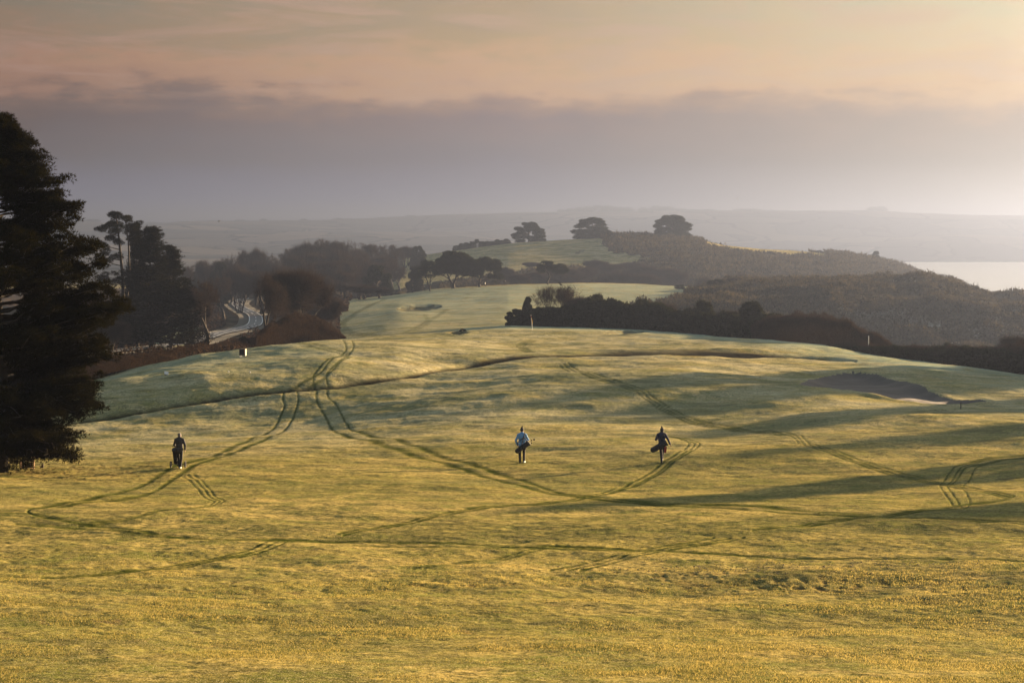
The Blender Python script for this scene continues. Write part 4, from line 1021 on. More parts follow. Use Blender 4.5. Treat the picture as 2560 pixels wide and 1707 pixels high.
inst_px(PG[1], 'gorse_bush', 2362, 853, 44, 'little round bush rising from the low right hedge', 'bush', Y=216)
inst_px(PBd[1], 'bare_shrub', 2552, 838, 90, 'twiggy dark bush at the right edge of the picture', 'shrub', Y=212)
inst_px(PG[0], 'gorse_bush', 2566, 850, 60, 'dense bush under the twiggy one at the right edge', 'bush', Y=210)
for i, (u, vt, w) in enumerate([(1700, 712, 30), (1790, 696, 44), (1835, 694, 40), (1896, 696, 20), (1945, 698, 40), (2000, 698, 30), (2075, 696, 26), (2128, 694, 20), (2168, 694, 20), (2240, 695, 24), (2330, 689, 40), (2300, 692, 36)]):
    inst_px((PG + PBd)[i % 4], 'hill_bush', u, vt, w, 'small bush along the crest of the gorse hill before the sea', 'bush', Y=588 if u > 1750 else 600, group='bushes on the gorse hill crest')
for i, (u, vt, w, Y) in enumerate([(1265, 668, 40, 800), (1300, 684, 60, 760), (1340, 680, 60, 770), (1330, 655, 40, 900), (1390, 678, 70, 780), (1440, 672, 70, 800), (1490, 650, 60, 860), (1520, 660, 60, 850), (1470, 668, 60, 820), (1570, 655, 60, 880), (1610, 664, 70, 850), (1650, 670, 70, 840), (1700, 680, 60, 820), (1770, 692, 40, 760), (1850, 684, 44, 740), (1600, 684, 80, 780), (1540, 680, 80, 780), (1880, 690, 40, 700)]):
    inst_px(PBd[i % 2], 'windswept_bush', u, vt, w * 1.2, 'hazy brown windswept bush in the hollow between second fairway and headland', 'bush', Y=Y, group='windswept bushes in the hollow')
inst_px(PG[0], 'gorse_bush', 2190, 620 + 8, 20, 'tiny dark bush on the headland skyline', 'bush', Y=1118)
inst_px(PG[1], 'gorse_bush', 2047, 625, 18, 'tiny bush at the end of the golden headland strip', 'bush', Y=1118)
inst_px(PG[1], 'gorse_bush', 2282, 672, 18, 'small dark bush low on the headland edge above the sea', 'bush', Y=1118)

# ---- scrub covering the slopes: nobody could count it
def scrub():
    rs = np.random.RandomState(33)
    def scatter(Y0, Y1, n, mask, mat, size, name, label, kind):
        Y = np.exp(rs.uniform(math.log(Y0), math.log(Y1), n * 3)); u = rs.uniform(1100, 2800, n * 3) if kind else rs.uniform(100, 900, n * 3)
        x = (u - 1280) / F * Y
        a = np.clip(x / Y, ACOL[0], ACOL[-1]); i = np.clip(np.searchsorted(ACOL, a), 0, NA - 1); j = np.clip(np.searchsorted(YROW, Y), 0, NY - 1)
        k = mask[j, i] > 0.5; x, Y = x[k][:n], Y[k][:n]; z = gz(x, Y)
        kk = (z > 1.0) & (seg_dist(x, Y, ROAD_LINE, 12)[0] > 9.5); x, Y, z = x[kk], Y[kk], z[kk]
        lump = vnoise(x / 6, Y / 6, 9) ** 2 * 2.6
        P = np.stack([x, Y, z + lump * rs.uniform(0, 1, len(x))], -1)
        s = size * np.clip(Y / 500, 0.7, 3)
        D = rs.normal(size=(len(P), 3)) * 0.6 + np.array([0.0, 0, 1.0])
        v, f = cat([blades(P, D, s * rs.uniform(0.6, 1.5, len(P)), s * 0.22, rs), leaves(P, s * 0.8, rs, 0.6)])
        o = link(name, mesh_np(name, v, f), M[mat]); prop(o, label, 'scrub', kind='stuff')
    scatter(330, 700, 150000, scr, 'scrub', 1.0, 'gorse_scrub', 'brown gorse and bracken covering the hill in front of the sea', True)
    scatter(700, 1290, 90000, scr, 'scrub', 0.9, 'headland_scrub', 'hazy scrub covering the headland slopes', True)
    scatter(215, 900, 70000, litter, 'bramble', 0.7, 'wood_undergrowth', 'brown undergrowth on the floor of the valley wood', False)
scrub()

# ---- grass blades standing on the near turf, and scattered crumbs of soil
def turf():
    rs = np.random.RandomState(71); n = 650000
    iy = rs.rand(n); Y = 1.0 / (1 / 21.5 + (1 / 48.5 - 1 / 21.5) * iy)
    x = rs.uniform(-0.30, 0.30, n) * Y
    pat = fbm(x / 1.6, Y / 0.9, 201, 5); keep = rs.rand(n) < np.clip(0.45 + pat * 3.4, 0.04, 1)
    i = np.clip(np.searchsorted(ACOL, x / Y), 0, NA - 1); j = np.clip(np.searchsorted(YROW, Y), 0, NY - 1)
    keep &= (wet[j, i] < 0.08) & (wet[np.minimum(j + 1, NY - 1), i] < 0.15) & (wet[np.minimum(j + 2, NY - 1), i] < 0.3) & (mud[j, i] < 0.5)
    x, Y, pat = x[keep], Y[keep], pat[keep]; z = gz(x, Y); m = len(x)
    P = np.stack([x, Y, z - 0.004], -1)
    D = rs.normal(size=(m, 3)) * 0.55 + np.array([0, 0, 1.0])
    h = rs.uniform(0.010, 0.034, m) * (1 + 0.9 * np.clip(pat * 3, -0.5, 1)) * (1 - 0.6 * sstep(40, 48, Y))
    v, f = blades(P, D, h, 0.007 * np.clip(Y / 24, 1, 3.2), rs)
    o = link('grass', mesh_np('grass', v, f), M['grass']); prop(o, 'short frosted grass blades standing in the near turf', 'grass', kind='stuff')
    n = 500; u = rs.uniform(-20, 2580, n); vv = rs.uniform(1370, 1700, n)
    k = rs.randint(0, 40, n); vv = np.where(k < 38, rs.normal(1462, 12, n), vv); u = np.where(k < 38, rs.normal(1980, 360, n), u)
    Yt = np.interp(vv, [1000, 1157, 1352, 1712, 1800], [148, 90, 50, 26, 22]); a, s = ray(u, vv); x = a * Yt; z = gz(x, Yt)
    r = rs.uniform(0.010, 0.028, n)[:, None]; C = np.stack([x, Yt, z + 0.005], -1)
    off = np.array([[1, 0, 0], [-1, 0, 0], [0, 1.2, 0], [0, -1.2, 0], [0, 0, 0.8]], float)
    V = (C[:, None] + off[None] * r[:, None] * rs.uniform(0.6, 1.3, (n, 5, 1))).reshape(-1, 3)
    fc = np.array([[0, 2, 4], [2, 1, 4], [1, 3, 4], [3, 0, 4]]); Fc = (np.arange(n)[:, None, None] * 5 + fc[None]).reshape(-1, 3)
    o = link('worm_casts', mesh_np('worm_casts', V, Fc), M['soil']); prop(o, 'dark crumbs of soil scattered over the near grass', 'soil crumbs', kind='stuff')
def blade_mat():
    m = leafmat('grass_blades', (0.05, 0.065, 0.010), (0.50, 0.39, 0.12), 0.4, 0.45)
    for nd in m.node_tree.nodes:
        if nd.type == 'TEX_NOISE': nd.inputs['Detail'].default_value = 6; nd.inputs['Roughness'].default_value = 0.7
        if nd.type == 'MAP_RANGE': nd.inputs['From Min'].default_value = 0.62; nd.inputs['From Max'].default_value = 1.35
    return m
M['grass'] = blade_mat()
M['soil'] = simple('soil', (0.05, 0.032, 0.018), 0.95, 0.4, 30)
turf()

# ------------------------------------------------------------------ people
def limb(mb, a, b, c, r0, r1, r2, grow_=0.0):
    mb.capsule(a, b, r0 + grow_, r1 + grow_); mb.capsule(b, c, r1 + grow_, r2 + grow_)

def hand(mb, w, d, side):
    """palm, four curled fingers and a thumb off the side of the palm"""
    w = Vector(w); d = Vector(d).normalized(); s = Vector((0, 1, 0)).cross(d)
    if s.length < 0.1: s = Vector((1, 0, 0))
    f = Vector((0, 1, 0)) - d * d.y; f.normalize() if f.length > 0.1 else None
    inn = Vector((-side, 0, 0)) - d * (-side * d.x); inn.normalize()
    for k in range(4):
        o = f * (0.030 - 0.02 * k)
        a = w + o * 0.7; b = w + o + d * 0.085
        mb.capsule(a, b, 0.015, 0.013, 8)
        L = (0.040, 0.046, 0.043, 0.034)[k]
        c = b + (d * 0.85 + inn * 0.5).normalized() * L; e = c + (d * 0.35 + inn * 0.95).normalized() * L * 0.8
        mb.capsule(b, c, 0.0095, 0.009, 8); mb.capsule(c, e, 0.009, 0.008, 8)
    a = w + f * 0.028 + d * 0.02; b = a + (f * 0.8 + d * 0.6 + inn * 0.2).normalized() * 0.04; c = b + (d + inn * 0.5).normalized() * 0.032
    mb.capsule(a, b, 0.013, 0.011, 8); mb.capsule(b, c, 0.010, 0.009, 8)

def person(base, J, cols, label, scale=1.0, rz=0.0, hat=None, voxel=0.009, hair='hair', group=None, fem=False):
    t = empty('person', tuple(base), rz); t.scale = (scale,) * 3; prop(t, label, 'person', group)
    hip = Vector(J.get('hip', (0, 0, 0.92))); ch = Vector(J.get('chest', (0, 0.02, 1.32))); hd = Vector(J.get('head', (0, 0.05, 1.62)))
    sw = 0.175 if fem else 0.195
    SL = ch + Vector((-sw * 0.90, 0, 0.065)); SR = ch + Vector((sw * 0.90, 0, 0.065)); HL = hip + Vector((-0.09, 0, -0.02)); HR = hip + Vector((0.09, 0, -0.02))
    eL, wL, eR, wR, kL, aL, kR, aR = [Vector(J[k]) for k in ('eL', 'wL', 'eR', 'wR', 'kL', 'aL', 'kR', 'aR')]
    def torso(mb, g):
        mb.ball(ch + Vector((0, 0, -0.02)), (0.175 + g, 0.115 + g, 0.19 + g), 12, 16); mb.ball((hip + ch) / 2, (0.150 + g, 0.105 + g, 0.20 + g), 12, 16)
        mb.ball(hip, (0.165 + g, 0.115 + g, 0.14 + g), 12, 16); mb.capsule(SL, ch + Vector((0, 0, 0.125)), 0.052 + g, 0.075 + g); mb.capsule(SR, ch + Vector((0, 0, 0.125)), 0.052 + g, 0.075 + g); mb.capsule(ch + Vector((0, 0, 0.1)), ch + Vector((0, 0.01, 0.17)), 0.075 + g, 0.058 + g)
    b = MB(); torso(b, 0)
    b.capsule(ch + Vector((0, 0, 0.13)), hd + Vector((0, -0.01, -0.08)), 0.056, 0.052)
    b.ball(hd, (0.077, 0.097, 0.115), 14, 18)                     # skull
    b.ball(hd + Vector((0, 0.035, -0.065)), (0.055, 0.06, 0.055), 10, 12)   # jaw
    b.ball(hd + Vector((0, 0.105, -0.02)), (0.012, 0.02, 0.024), 8, 8)       # nose
    b.ball(hd + Vector((0, 0.088, -0.062)), (0.024, 0.012, 0.008), 8, 8)     # mouth
    for s in (-1, 1):
        b.ball(hd + Vector((s * 0.077, 0.0, -0.01)), (0.011, 0.022, 0.032), 8, 8)   # ears
        b.ball(hd + Vector((s * 0.030, 0.084, 0.022)), (0.022, 0.012, 0.008), 8, 8)  # brows
    limb(b, SL, eL, wL, 0.052, 0.040, 0.026); limb(b, SR, eR, wR, 0.052, 0.040, 0.026)
    hand(b, wL, (wL - eL), -1); hand(b, wR, (wR - eR), 1)
    limb(b, HL, kL, aL, 0.085, 0.055, 0.038); limb(b, HR, kR, aR, 0.085, 0.055, 0.038)
    for a, k in ((aL, 'tL'), (aR, 'tR')):
        toe = Vector(J.get(k, (0, 0.17, -0.05))); b.capsule(a + Vector((0, -0.04, -0.03)), a + toe, 0.035, 0.03)
    remeshed(b, 'body', M['skin'], t, voxel)
    j = MB(); torso(j, 0.028); limb(j, SL, eL, wL - (wL - eL).normalized() * 0.02, 0.052, 0.042, 0.030, 0.016); limb(j, SR, eR, wR - (wR - eR).normalized() * 0.02, 0.052, 0.042, 0.030, 0.016)
    j.ball(hip + Vector((0, 0, 0.02)), (0.185, 0.14, 0.14), 10, 14)
    remeshed(j, 'jacket', M[cols[0]], t, voxel * 1.3)
    p = MB(); p.ball(hip, (0.168, 0.125, 0.13), 10, 14); limb(p, HL, kL, aL, 0.088, 0.062, 0.052, 0.006); limb(p, HR, kR, aR, 0.088, 0.062, 0.052, 0.006)
    remeshed(p, 'trousers', M[cols[1]], t, voxel * 1.3)
    for a, k, c in ((aL, 'tL', cols[2]), (aR, 'tR', cols[3])):
        s = MB(); toe = Vector(J.get(k, (0, 0.17, -0.05))); s.capsule(a + Vector((0, -0.05, -0.035)), a + toe, 0.045, 0.038); s.capsule(a, a + Vector((0, -0.02, -0.03)), 0.05, 0.046)
        remeshed(s, 'shoe', M[c], t, voxel * 1.3)
    h = MB()
    if hat == 'beanie':
        h.ball(hd + Vector((0, -0.008, 0.030)), (0.092, 0.108, 0.105), 12, 16); h.ball(hd + Vector((0.0, -0.02, 0.125)), (0.055, 0.062, 0.065), 10, 12)
        h.ball(hd + Vector((0.015, -0.03, 0.195)), (0.028, 0.03, 0.045), 10, 12); remeshed(h, 'beanie', M['black'], t, voxel)
    elif hat == 'pompom':
        h.ball(hd + Vector((0, -0.008, 0.030)), (0.096, 0.112, 0.105), 12, 16); h.ball(hd + Vector((-0.01, -0.02, 0.14)), (0.045, 0.05, 0.05), 10, 12)
        h.ball(hd + Vector((-0.03, -0.02, 0.19)), (0.03, 0.03, 0.03), 10, 12); h.ball(hd + Vector((0, -0.05, -0.06)), (0.06, 0.05, 0.08), 8, 10); remeshed(h, 'bobble_hat', M['black'], t, voxel)
    elif hat == 'white':
        h.ball(hd + Vector((0, -0.005, 0.045)), (0.09, 0.11, 0.08), 12, 16); h.ball(hd + Vector((0, 0.10, 0.04)), (0.06, 0.06, 0.012), 6, 12); remeshed(h, 'cap', M['white'], t, voxel)
    else:
        h.ball(hd + Vector((0, -0.02, 0.018)), (0.084, 0.092, 0.108), 12, 16); h.ball(hd + Vector((0, -0.045, -0.05)), (0.06, 0.045, 0.05), 8, 10); remeshed(h, 'hair', M[hair], t, voxel)
    return t

WALK = dict(kL=(-0.10, 0.14, 0.50), aL=(-0.10, -0.02, 0.09), kR=(0.10, 0.03, 0.50), aR=(0.10, -0.10, 0.09))
b1 = G(449, 1171)
p1 = person(b1, dict(kL=(-0.07, 0.20, 0.50), aL=(-0.05, 0.22, 0.10), kR=(0.08, 0.04, 0.48), aR=(0.05, -0.08, 0.09), eL=(-0.27, 0.10, 1.14), wL=(-0.20, 0.34, 1.02), eR=(0.29, -0.06, 1.14), wR=(0.25, 0.10, 0.90), head=(0.0, 0.06, 1.60)),
       ('charcoal', 'black', 'black', 'shoe'), 'grey-haired man in a dark jacket pushing a golf trolley', scale=0.985)
def bag_parts(t, p0, p1, r, clubs=()):
    p0, p1 = Vector(p0), Vector(p1); d = (p1 - p0); n = d.normalized(); k = MB()
    k.tube(p0, p0 + d * 0.5, r * 0.92, r * 0.95, 16); k.tube(p0 + d * 0.5, p1, r * 0.95, r, 16); k.ball(p0 + n * 0.02, (r * 0.95,) * 3, 8, 16)
    remeshed(k, 'bag_body', M['black'], t, 0.012)
    c = MB(); c.tube(p1 - n * 0.06, p1 + n * 0.02, r * 1.12, r * 1.12, 16, True); c.build('bag_collar', M['charcoal'], t)
    q = MB(); side = n.cross(Vector((0, 1, 0))).normalized()
    q.ball(p0 + d * 0.28 + Vector((0, -r * 0.75, 0)), (r * 0.7, r * 0.5, r * 1.0), 8, 12); q.ball(p0 + d * 0.55 - side * r * 0.7, (r * 0.6, r * 0.55, r * 0.7), 8, 12)
    remeshed(q, 'pocket', M['black'], t, 0.012)
def trolley():
    tb = b1 + np.array([-0.13, 0, 0]); t = empty('golf_trolley', tuple(tb)); prop(t, 'three-wheeled push trolley rolling in front of the grey-haired man', 'trolley')
    for nm, c, r in (('wheel', (-0.36, 0.42, 0.15), 0.15), ('wheel', (0.32, 0.45, 0.15), 0.15), ('front_wheel', (-0.13, 1.0, 0.12), 0.12)):
        w = MB(); ang = np.linspace(0, 2 * math.pi, 21)
        for i in range(20):
            p = [(c[0], c[1] + r * 0.86 * math.cos(a), c[2] + r * 0.86 * math.sin(a)) for a in (ang[i], ang[i + 1])]; w.tube(p[0], p[1], 0.03, 0.03, 8)
        o = w.build(nm, M['rubber'], t, True)
        s = MB()
        for i in range(5):
            a = i * 1.2566; s.tube(c, (c[0], c[1] + r * 0.85 * math.cos(a), c[2] + r * 0.85 * math.sin(a)), 0.009, 0.009, 6)
        s.tube((c[0] - 0.03, c[1], c[2]), (c[0] + 0.03, c[1], c[2]), 0.025, 0.025, 10); s.build('rim', M['charcoal'], o)
    f = MB(); f.tube((-0.36, 0.42, 0.15), (0.32, 0.45, 0.15), 0.014); f.tube((-0.08, 0.43, 0.15), (-0.13, 1.0, 0.12), 0.016); f.tube((-0.13, 0.95, 0.15), (-0.12, 0.45, 0.95), 0.017); f.tube((-0.12, 0.45, 0.95), (-0.16, 0.34, 1.03), 0.015)
    f.tube((-0.28, 0.36, 1.02), (-0.02, 0.36, 1.02), 0.016); f.build('frame', M['charcoal'], t, True)
    g = empty('golf_bag', tuple(tb)); prop(g, 'upright dark golf bag strapped on the push trolley', 'golf bag'); bag_parts(g, (-0.15, 0.72, 0.22), (-0.15, 0.44, 0.86), 0.145)
trolley()

b2 = G(1305, 1157)
person(b2, dict(kL=(-0.11, 0.06, 0.50), aL=(-0.10, -0.04, 0.09), kR=(0.10, 0.10, 0.50), aR=(0.10, 0.02, 0.09), tR=(0.05, 0.16, -0.05), eL=(-0.31, -0.02, 1.12), wL=(-0.22, 0.03, 0.88), eR=(0.31, 0.10, 1.14), wR=(0.20, 0.30, 1.10), head=(0.0, 0.05, 1.62)),
       ('blue', 'black', 'black', 'shoe'), 'person in a light blue jacket and black beanie carrying a golf bag', hat='beanie')
g2 = empty('golf_bag', tuple(b2)); prop(g2, 'black golf bag slung diagonally across the blue jacket, clubs out to the right', 'golf bag')
bag_parts(g2, (-0.24, -0.27, 0.62), (0.33, -0.27, 1.04), 0.135)
st = MB()
sp = [(0.12, -0.17, 1.47), (0.10, -0.20, 1.38), (0.04, -0.20, 1.22), (-0.10, -0.20, 1.18), (-0.20, -0.19, 1.06), (-0.22, -0.20, 0.88)]
for i in range(len(sp) - 1): st.tube(sp[i], sp[i + 1], 0.022, 0.022, 8)
sp = [(0.10, -0.20, 1.38), (0.07, -0.20, 1.2), (0.0, -0.20, 1.0), (-0.02, -0.2, 0.85)]
for i in range(len(sp) - 1): st.tube(sp[i], sp[i + 1], 0.018, 0.018, 8)
sp = [(0.10, -0.20, 1.30), (0.20, -0.20, 1.18), (0.25, -0.2, 1.05)]
for i in range(len(sp) - 1): st.tube(sp[i], sp[i + 1], 0.018, 0.018, 8)
sp = [(0.12, -0.17, 1.47), (0.14, 0.0, 1.53), (0.13, 0.14, 1.42)]
for i in range(len(sp) - 1): st.tube(sp[i], sp[i + 1], 0.022, 0.022, 8)
st.build('shoulder_strap', M['black'], g2)
for i, (e, lb) in enumerate((((0.60, -0.27, 1.20), 'golf club with the topmost dark driver head beside the blue jacket'), ((0.47, -0.30, 1.16), 'golf club with a mid-height head close to the blue sleeve'), ((0.47, -0.24, 1.04), 'shortest iron poking from the mouth of the bag on the blue jacket'))):
    c = empty('golf_club', tuple(b2)); prop(c, lb, 'golf club')
    s = MB(); s.tube((0.26, -0.27, 0.99), e, 0.007, 0.006, 6); s.build('shaft', M['steel'], c)
    h = MB(); h.ball(e, (0.055, 0.04, 0.035) if i == 0 else (0.04, 0.03, 0.03), 8, 12); remeshed(h, 'club_head', M['black'], c, 0.008)

b3 = G(1654, 1157)
person(b3, dict(kL=(-0.02, 0.06, 0.50), aL=(0.0, -0.06, 0.09), kR=(0.09, 0.34, 0.56), aR=(0.05, 0.30, 0.16), tR=(0.03, 0.16, 0.02), hip=(0.02, 0, 0.92), eL=(-0.28, 0.04, 1.13), wL=(-0.12, 0.22, 1.15), eR=(0.30, -0.03, 1.16), wR=(0.42, 0.10, 0.90), head=(0.02, 0.05, 1.58), chest=(0, 0.03, 1.30)),
       ('navy', 'black', 'black', 'shoe'), 'person in a navy top and bobble hat in mid-stride with one arm swung out', hat='pompom', scale=1.0)
g3 = empty('golf_bag', tuple(b3)); prop(g3, 'black golf bag with its rounded end sticking out left of the person in navy', 'golf bag')
bag_parts(g3, (-0.44, -0.22, 0.66), (0.20, -0.20, 1.02), 0.15)
st = MB(); sp = [(0.15, -0.12, 1.46), (0.0, -0.19, 1.3), (-0.10, -0.2, 1.1), (-0.16, -0.2, 0.95)]
for i in range(len(sp) - 1): st.tube(sp[i], sp[i + 1], 0.022, 0.022, 8)
st.build('shoulder_strap', M['black'], g3)
tw = empty('towel', tuple(b3)); prop(tw, 'dark red towel hanging from the bag of the person in navy', 'towel')
q = MB(); q.box((0.17, -0.12, 0.66), (0.11, 0.02, 0.30), 0.2, 0.1, 0.12); q.box((0.15, -0.14, 0.84), (0.07, 0.015, 0.12), 0.2, 0, 0.05); q.build('cloth', M['red'], tw)

# far golfers by the crest pines
FW = dict(kL=(-0.10, 0.10, 0.50), aL=(-0.12, -0.02, 0.09), kR=(0.10, 0.03, 0.50), aR=(0.11, -0.06, 0.09), eL=(-0.29, 0.0, 1.15), wL=(-0.22, 0.15, 0.92), eR=(0.29, 0.0, 1.15), wR=(0.22, 0.15, 0.92))
for u, Y, rz, hat, cols, sc_, lb in ((1255.5, 634, 0.3, None, ('charcoal', 'black', 'black', 'black'), 1.0, 'far dark golfer right of the crest pines, left one of the close pair'),
                                 (1263, 634, -0.4, 'white', ('black', 'black', 'black', 'black'), 1.02, 'far golfer with a white cap, right one of the pair by the crest pines'),
                                 (1213, 640, 1.0, None, ('shoe', 'charcoal', 'black', 'black'), 0.95, 'far golfer with a pale top just right of the third pine trunk'),
                                 (1055, 626, 0.2, None, ('black', 'black', 'black', 'shoe'), 0.95, 'far dark golfer with a pale shoe left of the slender pine'),
                                 (1062, 626, 2.0, None, ('black', 'charcoal', 'black', 'black'), 1.0, 'far dark golfer closest to the slender pine trunk')):
    person(at(u, Y), FW, cols, lb, scale=sc_, rz=rz, hat=hat, voxel=0.022)
def far_bag(u, Y, lb, r=0.17):
    b = at(u, Y); g = empty('golf_bag', tuple(b)); prop(g, lb, 'golf bag'); bag_parts(g, (0, 0, 0.12), (0.15, 0.1, 1.05), r)
    c = MB(); c.tube((0.15, 0.1, 1.0), (0.25, 0.12, 1.25), 0.02); c.ball((0.25, 0.12, 1.27), (0.08, 0.05, 0.05)); c.build('club_heads', M['steel'], g)
far_bag(1031, 622, 'far dark golf bag standing alone left of the small golfers', 0.28)

# ------------------------------------------------------------------ small things on the course
b = G(1332, 826); fl = empty('flagstick', tuple(b)); prop(fl, 'golf flagstick with a small yellow and red flag on the green', 'flag')
q = MB(); q.tube((0, 0, -0.2), (-0.28, 0, 2.25), 0.028, 0.024, 8); q.build('pole', M['white'], fl)
fm = MB()
for i in range(6):
    x0, x1 = -0.26 + i * 0.035, -0.26 + (i + 1) * 0.035
    z0 = 2.2 - i * 0.13
    fm.add([(x0, 0.02 * (i % 2), z0), (x0 + 0.02, 0, z0 - 0.75 + i * 0.04), (x1 + 0.02, 0.02 * ((i + 1) % 2), z0 - 0.85 + i * 0.04), (x1, 0, z0 - 0.13)], [(0, 1, 2, 3)])
fo = fm.build('flag', M['yellow'], fl); m_ = fo.modifiers.new('s', 'SOLIDIFY'); m_.thickness = 0.01
q = MB(); q.box((-0.24, -0.02, 1.95), (0.09, 0.02, 0.26)); q.build('flag_patch', M['red'], fl)

b = G(607, 892); bx = empty('tee_box_stand', tuple(b), -0.12); prop(bx, 'black boxy tee stand with its sunlit side painted pale on the left teeing ground', 'box')
q = MB(); q.box((0, 0, 0.50), (0.62, 0.50, 0.66)); q.build('box_body', M['black'], bx)
q = MB(); q.box((0.322, 0, 0.49), (0.02, 0.50, 0.70)); q.build('sunlit_side', M['sunlit_pale'], bx)  # paler panel puts the sunlight on this side into the colour
q = MB(); q.box((0, 0, 0.845), (0.68, 0.56, 0.03)); q.build('lid', M['black'], bx)
for x, yv in ((-0.25, -0.2), (-0.05, -0.2), (0.25, 0.2), (-0.25, 0.2)):
    q = MB(); q.tube((x, yv, -0.05), (x, yv, 0.17), 0.03, 0.03, 8); q.build('foot', M['white'], bx)
b = G(416, 937); t = empty('tee_sign', tuple(b), 0.4); prop(t, 'small tilted pale sign stone at the front edge of the left tee', 'sign')
q = MB(); q.box((0, 0, 0.16), (0.36, 0.10, 0.30), 0, -0.5, 0.25); q.build('plate', M['white'], t); q = MB(); q.box((0, 0.06, 0.05), (0.30, 0.14, 0.20)); q.build('base_block', M['wood_dark'], t)
for u, v, lb in ((571, 931, 'left white tee marker on the sunlit teeing ground'), (625, 932, 'right white tee marker near the shadow edge of the teeing ground')):
    b = G(u, v); t = empty('tee_marker', tuple(b)); prop(t, lb, 'tee marker'); q = MB(); q.ball((0, 0, 0.06), (0.07, 0.07, 0.06)); q.build('dome', M['white'], t); q = MB(); q.tube((0, 0, -0.08), (0, 0, 0.03), 0.015); q.build('spike', M['steel'], t)

# wooden rail, board and stump under the pine
b = G(66, 1172); r_ = empty('wooden_rail', tuple(b), 0.0); prop(r_, 'low weathered wooden pen with a sloping top rail under the foreground pine', 'fence')
mm = b[1] / F
for x, h, yv in ((-0.22, 0.40, 0.0), (0.02, 0.46, 0.05), (0.33, 0.54, 0.12), (-0.36, 0.30, 0.3), (0.10, 0.50, 0.55)):
    q = MB(); q.box((x, yv, h / 2 - 0.05), (0.05, 0.05, h + 0.08), 0, 0, 0.03); q.build('post', M['wood'], r_)
q = MB(); q.tube((-0.26, -0.02, 0.36), (0.37, 0.11, 0.535), 0.038, 0.045, 10); q.build('top_rail', M['wood'], r_)
q = MB(); q.tube((-0.26, -0.02, 0.36), (-0.42, 0.45, 0.30), 0.03, 0.03, 10); q.build('side_rail', M['wood_dark'], r_)
for i in range(4):
    q = MB(); q.box((0.17 + 0.0, 0.075, 0.09 + i * 0.09), (0.30, 0.015, 0.07), 0.4); q.build('slat', M['wood_dark'], r_)
for i in range(3):
    q = MB(); q.box((-0.1, 0.03, 0.08 + i * 0.09), (0.24, 0.015, 0.07), 0.2); q.build('slat', M['wood_dark'], r_)
s_ = empty('notice_board', tuple(b)); prop(s_, 'narrow white board leaning on the wooden pen under the pine', 'sign')
q = MB(); q.box((-0.06, -0.09, 0.36), (0.09, 0.02, 0.40), 0.3, -0.08, -0.12); q.build('board', M['white'], s_)
q = MB(); q.box((-0.04, -0.06, 0.10), (0.03, 0.03, 0.34), 0, -0.1, -0.1); q.build('stake', M['wood'], s_)
b = G(106, 1169); t = empty('tree_stump', tuple(b)); prop(t, 'little dark broken stump on the grass right of the wooden pen', 'stump')
q = MB(); q.tube((0, 0, -0.1), (0.02, 0, 0.16), 0.09, 0.05, 9); q.tube((-0.12, 0, -0.05), (-0.02, 0, 0.06), 0.05, 0.04, 8); q.tube((0.02, 0, 0.1), (0.04, 0, 0.22), 0.04, 0.015, 7); remeshed(q, 'stump', M['wood_dark'], t, 0.012, 2)

b = G(2402, 1022); t = empty('marker_post', tuple(b)); prop(t, 'short dark marker post standing in the shade below the large bunker', 'post')
q = MB(); q.box((0, 0, 0.2), (0.07, 0.07, 0.56)); q.ball((0, 0, 0.48), (0.045, 0.045, 0.03)); remeshed(q, 'post', M['wood_dark'], t, 0.012, 2)
b = at(2171, 224); t = empty('marker_post', tuple(b)); prop(t, 'thin pale post rising out of the hedge beside the bramble mound', 'post')
_, s = ray(2171, 840); ht = CZ + float(s) * b[1] - b[2]
q = MB(); q.tube((0, 0, 0), (0, 0, ht), 0.05, 0.045, 10); q.ball((0, 0, ht), (0.045,) * 3); remeshed(q, 'post', M['white'], t, 0.02, 2)
b = at(1187, 632); t = empty('bench', tuple(b), 0.1); prop(t, 'dark boxy wooden bench shelter between the two largest crest pines', 'bench')
q = MB(); q.box((0, 0, 0.48), (1.6, 0.5, 0.08)); q.build('seat', M['wood_dark'], t); q = MB(); q.box((0, 0.24, 0.85), (1.6, 0.08, 0.62)); q.build('backrest', M['wood_dark'], t)
for x in (-0.75, 0.75):
    q = MB(); q.box((x, 0.02, 0.35), (0.1, 0.55, 0.85)); q.build('leg', M['wood_dark'], t)
b = G(1813, 617, 900); t = empty('a_frame_sign', tuple(b)); prop(t, 'tiny triangular frame on the headland skyline', 'sign')
q = MB(); q.path([(-1.2, 0, 0), (0, 0, 2.6)], [0.14, 0.14]); q.path([(1.2, 0, 0), (0, 0, 2.6)], [0.14, 0.14]); q.path([(-1.2, 0, 0.3), (1.2, 0, 0.3)], [0.14, 0.14]); q.build('frame', M['wood_dark'], t)
# green leafy tuft left of the putting green
inst_px(PG[1], 'leafy_shrub', 1158, 821, 18, 'small green leafy shrub beside the left greenside bunker', 'shrub', vbase=829, y0=240)

